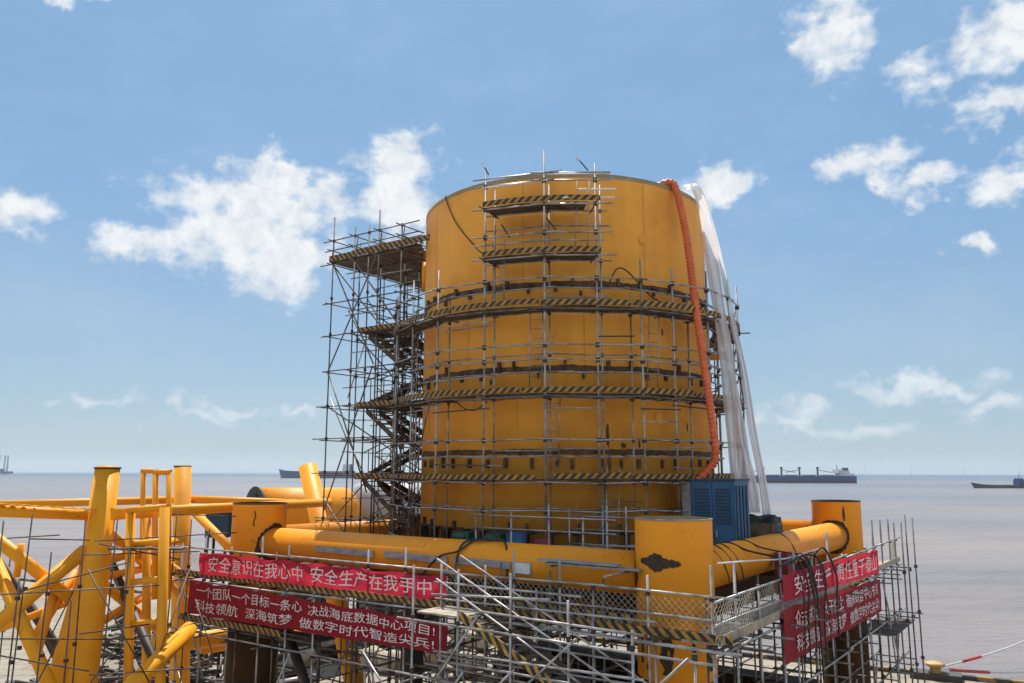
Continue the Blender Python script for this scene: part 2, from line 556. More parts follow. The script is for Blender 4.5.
def at(px, py, Y):
    """world point on the sight line of a measured picture point at ground distance Y"""
    a = (px - 512) / F_PX
    b = (341.5 - py) / F_PX
    r = Vector((a, cp - b * sp, sp + b * cp))
    return Vector((0, 0, H)) + r * (Y / r.y)


def gnd(px, py):
    """point of the quay surface on the sight line of a measured picture point"""
    a = (px - 512) / F_PX
    b = (341.5 - py) / F_PX
    r = Vector((a, cp - b * sp, sp + b * cp))
    return Vector((0, 0, H)) + r * (-H / r.z)


def one_tube(name, a, b, r, m, parent, n=7, joints=()):
    mb = MB()
    mb.tube(a, b, r, n)
    a, b = Vector(a), Vector(b)
    for t in joints:
        p = a.lerp(b, t)
        mb.cbox(p, 0.11, 0.11, 0.13, mi=1)
    return mb.build(name, [m, M['coupler']], parent)


# ------------------------------------------------------------------ base square geometry
ANG, HD = 0.16917, 11.802
C2 = Vector((2.164, 32.576, 0))
FC = C2 + HD * Vector((math.sin(ANG), -math.cos(ANG), 0))
LC = C2 - HD * Vector((math.cos(ANG), math.sin(ANG), 0))
RC = C2 + HD * Vector((math.cos(ANG), math.sin(ANG), 0))
BC = C2 - HD * Vector((math.sin(ANG), -math.cos(ANG), 0))
E1 = (FC - LC).normalized()
E2 = (RC - FC).normalized()
SIDE = (FC - LC).length
UP = Vector((0, 0, 1))


def PL(s, o, z):       # left-hand face: s along L->F, o outward, z relative to the drone
    return LC + E1 * s - E2 * o + UP * (H + z)


def PR(s, o, z):
    return FC + E2 * s + E1 * o + UP * (H + z)


# ------------------------------------------------------------------ setting: sea, quay, kerb
mb = MB()
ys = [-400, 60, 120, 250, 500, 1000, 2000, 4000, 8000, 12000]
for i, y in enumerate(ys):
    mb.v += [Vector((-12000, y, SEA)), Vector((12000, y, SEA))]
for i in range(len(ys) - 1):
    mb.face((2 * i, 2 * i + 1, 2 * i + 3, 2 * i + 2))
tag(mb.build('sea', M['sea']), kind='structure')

Q0, Q1 = Vector((-51.64, 83.1, 0)), Vector((19.58, 46.09, 0))
QD = (Q1 - Q0).normalized()
QN = Vector((QD.y, -QD.x, 0))          # towards the land
if QN.y > 0:
    QN = -QN
qa, qb = Q0 - QD * 160, Q1 + QD * 120
mb = MB()
pts = [qa, qb, qb + QN * 220, qa + QN * 220]
mb.v += [Vector((p.x, p.y, 0)) for p in pts] + [Vector((p.x, p.y, SEA - 2)) for p in pts]
mb.face((3, 2, 1, 0))
mb.face((0, 1, 5, 4))
mb.face((1, 2, 6, 5))
mb.face((2, 3, 7, 6))
mb.face((3, 0, 4, 7))
tag(mb.build('quay_ground', M['ground']), kind='structure')
mb = MB()
mb.strip([qa + QN * 0.45, qb + QN * 0.45], 0.0, 0.22, 0.3)
# strip() offsets to the right of travel, keep the kerb on the land side of the edge
tag(mb.build('quay_kerb', M['kerb']), kind='structure')

# ------------------------------------------------------------------ haze
mb = MB()
mb.cbox((0, 5750, 70), 25000, 13000, 160)
mh = bpy.data.materials.new('haze_air')
mh.use_nodes = True
mh.node_tree.nodes.remove(mh.node_tree.nodes['Principled BSDF'])
pv = nd(mh.node_tree, 'ShaderNodeVolumePrincipled')
pv.inputs['Color'].default_value = (0.80, 0.90, 0.98, 1)
pv.inputs['Density'].default_value = 0.00007
pv.inputs['Anisotropy'].default_value = 0.2
mh.node_tree.links.new(pv.outputs[0], mh.node_tree.nodes['Material Output'].inputs['Volume'])
hz = tag(mb.build('haze', mh), kind='stuff')
mh.volume_intersection_method = 'FAST' if hasattr(mh, 'volume_intersection_method') else None

# ------------------------------------------------------------------ base frame
ZT = -2.58                    # tube axis
TR = 0.56
base = thing('steel_base_frame', 'yellow square base frame of thick steel tubes and open corner columns beneath the great tank',
             'base frame', (C2.x, C2.y, 0))
CR = 0.98


def zz0(z):
    return UP * (H + z)



def curved_patch(mb, c, r, th0, th1, z0, z1, shape, n=28, m=16, off=0.012):
    """a patch lying on a column: shape(u, v) says where it is"""
    for i in range(n):
        for j in range(m):
            u, v = (i + .5) / n, (j + .5) / m
            if shape(u, v):
                q = []
                for (a, b) in ((i, j), (i + 1, j), (i + 1, j + 1), (i, j + 1)):
                    t = th0 + (th1 - th0) * a / n
                    q.append(Vector((c.x + (r + off) * math.sin(t), c.y - (r + off) * math.cos(t), H + z0 + (z1 - z0) * b / m)))
                o = len(mb.v)
                mb.v += q
                mb.face((o, o + 1, o + 2, o + 3), 0, True)


for (c, kind) in ((FC, 'f'), (LC, 'l'), (RC, 'r'), (BC, 'b')):
    mb = MB()
    z0, z1 = H - 5.05, H - 1.15
    mb.lathe([(CR - 0.16, z0), (CR, z0 + 0.10), (CR, z1)], (c.x, c.y), 64)
    col = mb.build('column', M['yellow'], base)
    mb = MB()
    mb.lathe([(CR - 0.052, z1 + 0.012), (CR + 0.012, z1 + 0.012), (CR + 0.012, z1 - 0.03)], (c.x, c.y), 64)
    mb.lathe([(CR - 0.052, z1 + .012), (CR - 0.06, z1 - 0.8), (0.02, z1 - 0.82)], (c.x, c.y), 48)
    mb.build('top_edge', M['burn'] if kind in 'lr' else M['rim'], col)
    mb = MB()
    mb.lathe([(CR - 0.20, H - 5.02), (CR - 0.06, H - 5.12), (CR - 0.06, 0.0)], (c.x, c.y), 48)
    mb.build('pile', M['rust'], base)
    if kind == 'f':
        mb = MB()
        rnd = random.Random(3)

        def blot(u, v):
            x, y = (u - .5) * 2, (v - .5) * 2
            kx = (-.95, -.85, -.62, -.46, -.22, .02, .22, .42, .62, .78, .92)
            kw = (0, .30, .36, .55, .95, .88, .52, .40, .38, .20, 0)
            if not kx[0] < x < kx[-1]:
                return False
            i = max(q for q in range(10) if kx[q] <= x)
            w = kw[i] + (kw[i + 1] - kw[i]) * (x - kx[i]) / (kx[i + 1] - kx[i])
            return abs(y + .08 * x - .02) < w + .05 * math.sin(x * 27) + .03 * math.sin(x * 61 + (y > 0) * 2)
        curved_patch(mb, c, CR, -1.22, 0.06, -2.42, -1.95, blot, 110, 44)
        mb.build('bare_patch', M['burn'], col)
        for (t0, w, z0_, hh, k) in ((-1.25, .12, -4.6, .8, 0), (-1.02, .13, -4.72, .95, 1), (-0.62, .30, -4.78, 1.0, 2), (-0.42, .16, -4.72, .9, 3),
                                    (0.18, .12, -4.7, .9, 4), (0.60, .26, -4.72, .95, 5), (0.86, .16, -4.7, .8, 6)):
            mb = MB()
            curved_patch(mb, c, CR, t0, t0 + w, z0_, z0_ + hh,
                         lambda u, v: abs(u - .5 + .16 * math.sin(v * 9 + k * 2)) < .36 + .1 * math.sin(v * 17 + k), 14, 24)
            mb.build('weld_mark', M['burn'], col)
    if kind in 'rl':
        mb = MB()
        if kind == 'r':
            curved_patch(mb, c, CR, -0.18, 0.0, -1.95, -1.35, lambda u, v: abs(u - .5) < .32 * (1 - abs(v - .45) * 1.3), 14, 20)
        else:
            curved_patch(mb, c, CR, 0.06, 0.20, -1.95, -1.4, lambda u, v: abs(u - .5 + .2 * math.sin(v * 7)) < .18, 14, 20)
        mb.build('scorch_mark', M['burn'], col)

for (a, b) in ((LC, FC), (FC, RC), (RC, BC), (BC, LC)):
    d = (b - a).normalized()
    p, q = a + d * (CR - 0.10), b - d * (CR - 0.10)
    mb = MB()
    mb.tube(p + UP * (H + ZT), q + UP * (H + ZT), TR, 40)
    tb = mb.build('cross_tube', M['yellow'], base)
    for (e, sgn) in ((a, 1), (b, -1)):     # burnt weld collar where tube meets column
        mb = MB()
        rnd = random.Random(int(e.x * 10) + sgn)
        n = 72
        nrm = d * sgn
        side = Vector((-d.y, d.x, 0))
        prev = None
        ring = []
        for k in range(n + 1):
            t = 2 * math.pi * k / n
            u, w = math.cos(t), math.sin(t)
            # ring on the column surface round the tube
            rr0, rr1 = TR + 0.005, TR + 0.07 + 0.06 * max(0, math.sin(3 * t + e.x)) + rnd.uniform(0, 0.05)
            row = []
            for r in (rr0, rr1):
                x = max(-CR, min(CR, u * r))
                dep = math.sqrt(max(0.0, CR * CR - x * x)) + 0.015
                row.append(e + side * x + nrm * dep + UP * (H + ZT + w * r))
            ring.append(row)
        for k in range(n):
            o = len(mb.v)
            mb.v += [ring[k][0], ring[k][1], ring[k + 1][1], ring[k + 1][0]]
            mb.face((o, o + 1, o + 2, o + 3), 0, True)
        mb.build('weld_collar', M['burn'], tb)

# grillage and deck plate under the tank
mb = MB()
mb.obox(LC + E1 * 0.75 + E2 * 0.75 + UP * (H - 3.42), E1 * (SIDE - 1.5), E2 * (SIDE - 1.5), UP * 0.03)
mb.build('deck_plate', M['dark_iron'], base)
for (p, d, n_) in ((LC, E1, E2), (FC, E2, -E1), (LC, E2, E1), (BC, E1, -E2)):
    mb = MB()
    mb.obox(p + d * 1.0 + n_ * .72 + zz0(-4.15), d * (SIDE - 2), n_ * .06, UP * .76)
    for z_ in (-4.2, -3.43):
        mb.obox(p + d * 1.0 + n_ * .56 + zz0(z_), d * (SIDE - 2), n_ * .36, UP * .05)
    mb.build('edge_girder', M['rust'], base)
for i in range(5):
    s = 2.3 + i * (SIDE - 4.6) / 4
    mb = MB()
    for z0, hh, w in ((-3.38, .05, .36), (-3.33, .36, .05), (-2.97, .05, .36)):
        mb.obox(LC + E1 * (s - w / 2) + E2 * 0.62 + UP * (H + z0), E1 * w, E2 * (SIDE - 1.24), UP * hh)
    mb.build('girder', M['rust'], base)

# ------------------------------------------------------------------ the tank
TRAD, TTOP, TBOT = 5.78, 10.45, -2.9
tank = thing('storage_tank', 'towering yellow cylindrical steel tank ringed by scaffolding on the square tube base', 'tank', (C2.x, C2.y, H + TBOT))
mb = MB()
mb.lathe([(0.01, H + TBOT), (TRAD, H + TBOT), (TRAD, H + TTOP)], (C2.x, C2.y), 160)
for i in range(len(mb.sm)):
    if i < 160:
        mb.sm[i] = False
shell = mb.build('shell', M['tank'], tank)
mb = MB()
mb.lathe([(TRAD + 0.015, H + TTOP - 0.15), (TRAD + 0.015, H + TTOP), (TRAD - 0.2, H + TTOP + 0.004), (0.01, H + TTOP - 0.1)], (C2.x, C2.y), 160)
for i in range(len(mb.sm)):
    mb.sm[i] = i < 160
mb.build('top_rim', M['rim'], tank)


def polar(th, r, z):
    return Vector((C2.x + r * math.sin(R_(th)), C2.y - r * math.cos(R_(th)), H + z))


for bi, (z, hh) in enumerate(((6.42, .20), (3.50, .16), (0.68, .15), (-1.95, .10))):
    mb = MB()
    rnd = random.Random(bi)
    n = 360
    zs = [(z - hh / 2 - .012 * math.sin(q * .31 + bi) - abs(rnd.gauss(0, .02)), z + hh / 2 + .012 * math.sin(q * .23 + 2 * bi) + abs(rnd.gauss(0, .02))) for q in range(n)]
    for k in range(n):
        a, b = zs[k], zs[(k + 1) % n]
        o = len(mb.v)
        for (t, zz) in ((k, a[0]), (k + 1, b[0]), (k + 1, b[1]), (k, a[1])):
            mb.v.append(polar(360 * t / n, TRAD + 0.012, zz))
        mb.face((o, o + 1, o + 2, o + 3), 0, True)
    bd = mb.build('weld_band', M['weld'], tank)
    for k in range(-9, 10):
        th = k * 7.6 + rnd.uniform(-1.5, 1.5) + (3 if bi == 1 else 0)
        if abs(th) > 78:
            continue
        mb = MB()
        up = 0.24 + rnd.uniform(0, .14)
        zc = z - 0.34 - rnd.uniform(0, .05) if bi == 2 else z + rnd.choice((.15, -.2)) * (1 if bi else .6)
        rad, tan = Vector((math.sin(R_(th)), -math.cos(R_(th)), 0)), Vector((math.cos(R_(th)), math.sin(R_(th)), 0))
        w = .07 + rnd.uniform(0, .05)
        mb.cbox(polar(th, TRAD + 0.05, zc), w, .12, up, tan, rad)
        mb.build('lifting_lug', M['weld'], bd)
for (z0, z1, ths) in ((6.6, 10.3, (-62, -18, 26, 66)), (3.6, 6.3, (-40, 3, 47)), (.8, 3.4, (-66, -20, 24, 70)), (-1.9, .55, (-44, 0, 44))):
    for th in ths:
        mb = MB()
        for k in range(8):
            za, zb = z0 + (z1 - z0) * k / 8, z0 + (z1 - z0) * (k + 1) / 8
            o = len(mb.v)
            mb.v += [polar(th - .17, TRAD + .006, za), polar(th + .17, TRAD + .006, za), polar(th + .17, TRAD + .006, zb), polar(th - .17, TRAD + .006, zb)]
            mb.face((o, o + 1, o + 2, o + 3), 0, True)
        mb.build('plate_seam', M['seam'], shell)
rs_ = random.Random(44)
for (th, z, w, hh) in ((10.5, 1.25, .75, .9), (11.0, .32, .9, .6), (22, .95, .5, .35), (33, 4.9, .5, .3), (-30, 3.1, .8, .25), (2, 6.1, .7, .25), (45, 1.6, .6, .35), (16, .9, 1.2, .22)):
    mb = MB()
    ph = rs_.uniform(0, 6)
    n, m_ = 16, 24
    for i in range(n):
        for j in range(m_):
            x, y = (i + .5) / n * 2 - 1, (j + .5) / m_ * 2 - 1
            if x * x + y * y * (.8 + .3 * math.sin(x * 6 + ph)) < .62 + .2 * math.sin(7 * x + ph) * math.sin(5 * y - ph):
                o = len(mb.v)
                for (a, b) in ((i, j), (i + 1, j), (i + 1, j + 1), (i, j + 1)):
                    mb.v.append(polar(th + w * (a / n * 2 - 1), TRAD + .007, z + hh * (b / m_ - .5)))
                mb.face((o, o + 1, o + 2, o + 3), 0, True)
    mb.build('bare_patch', M['weld'], shell)
# round nozzles left on the shell, and a patch plate
for (th, z, r) in ((25.1, 8.15, .15), (25.1, 4.9, .15), (30, 1.9, .16)):
    mb = MB()
    rad = Vector((math.sin(R_(th)), -math.cos(R_(th)), 0))
    mb.tube(polar(th, TRAD - .02, z), polar(th, TRAD + .06, z), r, 20)
    mb.tube(polar(th, TRAD + .055, z), polar(th, TRAD + .075, z), r * .7, 20)
    mb.build('nozzle', M['tank'], tank)
mb = MB()
mb.tube(polar(78, TRAD - .05, 4.6), polar(78, TRAD + .75, 4.6), .18, 16)
mb.tube(polar(78, TRAD + .7, 4.6), polar(78, TRAD + .78, 4.6), .34, 20)
mb.build('nozzle', M['tank'], tank)
mb = MB()
mb.tube(polar(-86, TRAD - .1, 8.0), polar(-86, TRAD + .12, 8.0), .62, 28)
mb.build('manhole', M['yellow'], tank)
for th in list(range(-64, 70, 8)):
    mb = MB()
    rad, tan = Vector((math.sin(R_(th)), -math.cos(R_(th)), 0)), Vector((math.cos(R_(th)), math.sin(R_(th)), 0))
    mb.cbox(polar(th, TRAD + .16, -2.42), .05, .34, .9, tan, rad)
    mb.cbox(polar(th, TRAD + .16, -1.95), .34, .34, .05, tan, rad)
    mb.build('base_bracket', M['black_steel'], tank)

# ------------------------------------------------------------------ scaffold tools
PIPE = 0.030


def zz(z):
    return UP * (H + z)


def net_panel(name, a, b, z0, z1, parent, step=.16, m=None):
    """knotted diamond net between two upright posts"""
    a, b = Vector(a), Vector(b)
    L = (b - a).length
    d = (b - a) / L
    h = z1 - z0
    mb = MB()
    k = -h
    nrm = Vector((d.y, -d.x, 0))

    def seg(u0, v0, u1, v1):
        sag0, sag1 = .05 * math.sin(u0 * 3), .05 * math.sin(u1 * 3)
        mb.tube(a + d * u0 + nrm * sag0 + UP * (H + z0 + v0), a + d * u1 + nrm * sag1 + UP * (H + z0 + v1), .007, 3, cap=False)
    while k < L:
        u0, u1 = max(0, k), min(L, k + h)
        seg(u0, u0 - k, u1, u1 - k)
        u0, u1 = max(0, k), min(L, k + h)
        seg(u0, h - (u0 - k), u1, h - (u1 - k))
        k += step
    return mb.build(name, m or M['net'], parent)


# ------------------------------------------------------------------ ring scaffold round the tank
ring = thing('ring_scaffold', 'grey tube scaffold with striped toe boards wrapped around the yellow tank', 'scaffold', (C2.x, C2.y, H - 3.39))
RO, RI = 6.95, 6.15
DECKS = [-0.26, 2.50, 5.40]
front_o = [-56.5, -43.3, -26.4, -9.0, 5.2, 17.9, 28.2, 42.5, 57]
rest_o = [72, 88, 104, 120, 136, 152, 168, 184, 200, 216, 232, 247, 260, 273, 288]
front_i = [-52.7, -45.9, -26.8, -8.3, 8.2, 17.9, 34.7, 42.2, 57]
hi = {-26.4: 10.31, -9.0: 10.85, 5.2: 10.35}
rnd = random.Random(11)
OUT, INN = front_o + rest_o, front_i + rest_o
for th in OUT:
    top = hi.get(th, 6.85 + rnd.uniform(-.1, .5))
    mb = MB()
    mb.tube(polar(th, RO, -3.39), polar(th, RO, top), PIPE * 1.08, 8)
    for z in (-2.3, -1.23, -.34, 1.03, 2.42, 3.62, 4.12, 5.32, 6.36, 7.14, 7.93, 8.92, 9.75):
        if z < top - .1:
            mb.cbox(polar(th, RO, z), .13, .13, .15, mi=1)
    mb.build('pole', [M['steel'], M['coupler']], ring)
for th in INN:
    top = 9.9 if th in (-26.8, -8.3, 8.2) else 6.3 + rnd.uniform(-.2, .5)
    mb = MB()
    mb.tube(polar(th, RI, -3.39), polar(th, RI, top), PIPE, 8)
    for z in (-1.2, -.33, 1.06, 2.43, 3.9, 5.33, 7.16, 8.94):
        if z < top - .1:
            mb.cbox(polar(th, RI, z), .10, .10, .12, mi=1)
    mb.build('pole', [M['steel'], M['coupler']], ring)


def ring_ledger(r, z, angs, m, over=.25, jit=.0):
    """straight tubes from pole to pole, overlapping past the joints"""
    mb = MB()
    rr = r + .05
    n = len(angs)
    for i in range(n - 1):
        a, b = polar(angs[i], rr, z + jit * (i % 2)), polar(angs[i + 1], rr, z + jit * ((i + 1) % 2))
        d = (b - a).normalized()
        mb.tube(a - d * over, b + d * over * rnd.uniform(.3, 1.5), PIPE * .95, 6)
    return mb.build('ledger', m, ring)


loopO = OUT + [OUT[0] + 360]
loopI = INN + [INN[0] + 360]
for z in (-2.3, -1.23, -0.34, 1.03, 2.42, 3.62, 4.12, 5.32, 6.36):
    ring_ledger(RO, z, loopO, M['steel'] if z not in (5.32, 2.42) else M['steel_dark'], jit=.04)
for z in (-1.2, -0.33, 0.5, 1.06, 2.43, 3.3, 3.9, 5.33, 6.2):
    ring_ledger(RI, z, loopI, M['steel'], jit=.04)
for z in (7.14, 7.65, 7.93, 8.92, 9.75, 10.02):
    ring_ledger(RO, z, [-26.4, -9.0, 5.2], M['steel'], over=.45)
for z in (7.16, 8.4, 8.94):
    ring_ledger(RI, z, [-26.8, -8.3, 8.2], M['steel'], over=.3)
for zd in DECKS + [7.2, 8.98]:
    for th in OUT:
        if zd > 6 and th not in hi:
            continue
        if 75 < th < 240 and zd < 7:
            continue
        one_tube('transom', polar(th, RI - .2, zd - .06), polar(th, RO + .3 + rnd.uniform(0, .25), zd - .06), PIPE * .95, M['steel_dark'], ring, 6)


def ring_deck(z, a0, a1):
    """boards laid round the tank, seven planks wide, in short straight lifts with open joints"""
    mb = MB()
    n = max(1, int(abs(a1 - a0) / 7.5))
    r0, r1 = 5.98, 6.90
    for i in range(n):
        t0, t1 = a0 + (a1 - a0) * i / n, a0 + (a1 - a0) * (i + 1) / n
        for k in range(4):
            ra = r0 + (r1 - r0) * k / 4 + .01
            rb = r0 + (r1 - r0) * (k + 1) / 4 - .012
            dz = rnd.uniform(-.012, .02)
            q = [polar(t0, ra, z + dz), polar(t1, ra, z + dz), polar(t1, rb, z + dz), polar(t0, rb, z + dz)]
            o = len(mb.v)
            mb.v += q + [p + UP * .045 for p in q]
            for f in ((3, 2, 1, 0), (4, 5, 6, 7), (0, 1, 5, 4), (1, 2, 6, 5), (2, 3, 7, 6), (3, 0, 4, 7)):
                mb.face([o + x for x in f][::-1])
    return mb.build('deck_boards', M['board'], ring)


for zd in DECKS:
    ring_deck(zd, -100, 260)
    th = -104.0
    while th < 250:          # separate boards, none quite in line with the next
        sp_ = rnd.uniform(17, 27)
        e_ = min(th + sp_, 257)
        d0, d1 = rnd.uniform(-.035, .035), rnd.uniform(-.02, .04)
        mb = MB()
        mb.strip([polar(th + (e_ - th) * q / 5, 7.0 + rnd.uniform(-.01, .03), 0) - UP * H + UP * (d0 + d1 * q / 5) for q in range(6)][::-1], H + zd + .05, rnd.uniform(.16, .2), -.03)
        mb.build('toe_board', M['stripe'], ring)
        th = e_ + (rnd.uniform(.3, 1.0) if rnd.random() < .8 else rnd.uniform(2.5, 5))
for zd, a0, a1 in ((7.2, -27, 6.5), (8.98, -27, 3)):
    ring_deck(zd, a0, a1)
    mb = MB()
    mb.strip([polar(t, 7.0, 0) - UP * H for t in [a0 + (6.5 - a0) * i / 8 for i in range(9)]][::-1], H + zd + .05, .18, -.03)
    mb.build('toe_board', M['stripe'], ring)


def ladder(parent, p, q, w, side, m, rung=.3):
    p, q, side = Vector(p), Vector(q), Vector(side).normalized() * w / 2
    mb = MB()
    mb.tube(p - side, q - side, .02, 6)
    mb.tube(p + side, q + side, .02, 6)
    n = int((q - p).length / rung)
    for i in range(1, n):
        c = p.lerp(q, i / n)
        mb.tube(c - side, c + side, .014, 5)
    return mb.build('ladder', m, parent)


for (th, z0, z1) in ((1.8, 7.5, 9.9), (-24.5, 5.7, 7.9), (-12.5, 2.85, 5.7), (-7.5, 0.1, 2.85), (9.5, -2.6, 0.2), (24, 2.85, 5.6)):
    ladder(ring, polar(th, 6.35, z0), polar(th + .6, 6.5, z1), .42, (math.cos(R_(th)), math.sin(R_(th)), 0), M['steel'])
for k in range(22):
    bay = rnd.randrange(0, 8)
    on_outer = rnd.random() < .5
    angs_ = OUT if on_outer else INN
    th, w_ = angs_[bay] - rnd.uniform(.6, 2.2), angs_[bay + 1] - angs_[bay] + rnd.uniform(1.2, 4)
    z = rnd.choice((-.9, .2, .8, 1.5, 2.1, 3.0, 3.4, 4.6, 5.0, 5.9)) + rnd.uniform(-.12, .12)
    rr_ = RO + .05 if on_outer else RI + .05
    mb = MB()
    mb.tube(polar(th, rr_, z), polar(th + w_, rr_, z + rnd.uniform(-.06, .06)), PIPE * .85, 6)
    mb.build('rail', rnd.choice((M['steel'], M['steel'], M['tube_dark'])), ring)
# loose tubes sticking out sideways on the upper lift
for (th0, z, th1) in ((-8, 9.95, 9.5), (1, 9.4, 11), (-4, 9.1, 10.5), (-27, 9.7, -8)):
    one_tube('loose_tube', polar(th0, RO + .08, z), polar(th1, RO + .08, z + .05), PIPE, M['white_paint'], ring, 6)
for (th, z) in ((-25.5, 10.2), (3.2, 10.1), (-19, 7.85), (-5.5, 7.95)):
    one_tube('loose_tube', polar(th, RO, z), polar(th - 3, RO - .2, z + .55), PIPE * .8, M['coupler'], ring, 6)
for (th0, z0, th1, z1) in ((58, -3.3, 76, 2.7), (76, 2.7, 58, 5.5), (92, -3.3, 74, 2.7), (-60, -2.4, -45, 2.6), (100, 2.7, 84, 5.5)):
    one_tube('brace', polar(th0, RO + .1, z0), polar(th1, RO + .1, z1), PIPE, M['steel_dark'], ring, 6)

# hoses lying on the tank
def hose(name, label, pts, r, m, sub=8, cat='hose', group=None, n=6):
    """smooth curve through the given points"""
    P = [Vector(p) for p in pts]
    out = []
    for i in range(len(P) - 1):
        p0, p1, p2, p3 = P[max(i - 1, 0)], P[i], P[i + 1], P[min(i + 2, len(P) - 1)]
        for k in range(sub):
            t = k / sub
            out.append(0.5 * ((2 * p1) + (p2 - p0) * t + (2 * p0 - 5 * p1 + 4 * p2 - p3) * t * t + (3 * p1 - p0 - 3 * p2 + p3) * t ** 3))
    out.append(P[-1])
    mb = MB()
    mb.poly(out, r, n)
    o = mb.build(name, m)
    return tag(o, label, cat, group)


hose('hose', 'thin dark hose drooping across the upper left of the yellow tank from its rim',
     [polar(-55, TRAD - .1, 10.5), polar(-54, TRAD + .05, 10.35), polar(-47, TRAD + .06, 9.2), polar(-37, TRAD + .1, 8.1), polar(-28, RO - .1, 7.45)], .022, M['black'])
hose('hose', 'long black hose hanging down the left side of the tank to its foot',
     [polar(-66, RO + .1, 2.9), polar(-63, RO + .2, 1.0), polar(-59, RO + .2, -.8), polar(-50, RO + .25, -2.5), polar(-42, RO + .3, -3.3)], .03, M['black'])
hose('hose', 'black hose looped below the middle scaffold deck on the tank',
     [polar(-44, RI, 2.7), polar(-40, RI - .1, 2.25), polar(-34, RI - .1, 2.15), polar(-27, RI, 2.6)], .02, M['black'])
hose('hose', 'dark hose running over the right of the upper scaffold deck on the tank',
     [polar(11, RI - .1, 6.4), polar(14, RI - .1, 6.95), polar(18, RI - .1, 6.85), polar(26, RI - .1, 6.1), polar(35, RI, 5.7)], .025, M['black'])

# ------------------------------------------------------------------ stair tower at the left of the tank
T0 = Vector((-7.9, 34.1, 0))
tower = thing('stair_tower_scaffold', 'tall tube scaffold stair tower with brown platforms standing left of the tank', 'scaffold', (T0.x, T0.y, 0))


def PT(a, b, z):
    return T0 + E1 * a + E2 * b + UP * (H + z)


def clear(a, b, gap=.4):
    p = T0 + E1 * a + E2 * b
    return (p - C2).length > TRAD + gap


GA, GB = [0, 1.35, 2.2, 2.8, 4.1], [0, 1.6, 3.2, 4.8, 6.4]
rnd = random.Random(5)
for a in GA:
    for b in GB:
        if not clear(a, b):
            continue
        if a == 2.2 and b not in (0, 3.2):
            continue
        s = a - 0.74
        foot = -3.39 if (s > 0.9) else -H
        top = 10.35 + rnd.uniform(-.3, .3) if not (a == 0 and b == 0) else 11.2
        if b == 0 and a == 2.8:
            top = 11.0
        mb = MB()
        mb.tube(PT(a, b, foot), PT(a, b, top), PIPE * 1.05, 7)
        for z in (-1.9, 0, 1.4, 2.8, 4.2, 5.9, 7.5, 9.1, 10.1):
            mb.cbox(PT(a, b, z), .10, .10, .12, mi=1)
        mb.build('pole', [M['steel_dark'], M['coupler']], tower)
for z in (-1.9, -.05, 1.4, 2.78, 4.3, 5.85, 7.3, 9.08, 9.7, 10.15):
    for b in GB:
        amax = max(a for a in [x * .1 for x in range(0, 60)] if clear(a, b, .3))
        amin = -.45 - rnd.uniform(0, .5)
        if z in (4.3, 7.3) and b > 3:
            continue
        one_tube('ledger', PT(amin, b + .05, z), PT(min(amax, 5.2), b + .05, z + rnd.uniform(-.03, .03)), PIPE * .9, M['steel_dark'], tower, 6)
    for a in (0, 1.35, 2.8, 4.1):
        bmax = max(b for b in [x * .1 for x in range(0, 68)] if all(clear(a, q * .1, .3) for q in range(0, int(b * 10) + 1)))
        one_tube('transom', PT(a + .05, -.4, z - .08), PT(a + .05, bmax + .2, z - .08), PIPE * .9, M['steel_dark'], tower, 6)
for (a0, z0, a1, z1, b) in ((0.1, 9.0, 2.75, 4.4, 0), (2.75, 9.0, 0.05, 4.3, 0), (0.05, 4.25, 2.6, -.8, 0), (2.7, 4.3, 0.1, -1.6, 0), (0, -1, 2.2, -3.3, 0),
                            (0.05, 6.6, 1.3, 1.0, 6.4), (2.0, 8.9, 0.1, 5.9, 6.4), (0.1, 1.4, 2.0, -3.0, 6.4), (1.4, 9, 4.1, 5.9, 0), (1.4, 1.4, 4.1, -2.6, 0),
                            (1.5, 7.3, 2.9, 2.8, 3.2), (2.9, 7.3, 1.5, 4.3, 3.2)):
    one_tube('brace', PT(a0, b - .08, z0), PT(a1, b - .08, z1), PIPE * 1.05, M['steel_dark'], tower, 7)
for (b0, z0, b1, z1, a) in ((0.1, 9.0, 6.3, 4.4, 0), (6.3, 2.8, 0.1, -2.4, 0), (0.1, 5.9, 4.8, 2.8, 1.35), (0, 2.8, 6.4, 0, 0)):
    one_tube('brace', PT(a - .07, b0, z0), PT(a - .07, b1, z1), PIPE, M['steel_dark'], tower, 7)


def tower_deck(z, a0, a1, b0, b1, name='platform'):
    """planks along E2, each cut back where it would meet the tank"""
    mb = MB()
    w = .24
    a = a0
    while a < a1 - .01:
        segs = []
        bb = b0
        start = None
        while bb <= b1 + 1e-6:
            ok = clear(a, bb, .2) and clear(a + w, bb, .2)
            if ok and start is None:
                start = bb
            if (not ok or bb + .1 > b1 + 1e-6) and start is not None:
                if bb - start > .3:
                    segs.append((start, bb))
                start = None
            bb += .1
        for (s0, s1) in segs:
            mb.obox(PT(a, s0, z + rnd.uniform(-.01, .01)), E1 * (w - .012), E2 * (s1 - s0), UP * .05)
        a += w
    return mb.build(name, M['board'], tower)


def tower_toe(pts, z, h=.24):
    mb = MB()
    mb.strip([PT(a, b, 0) - UP * H for (a, b) in pts], H + z + .05, h, .03)
    return mb.build('toe_board', M['stripe'], tower)


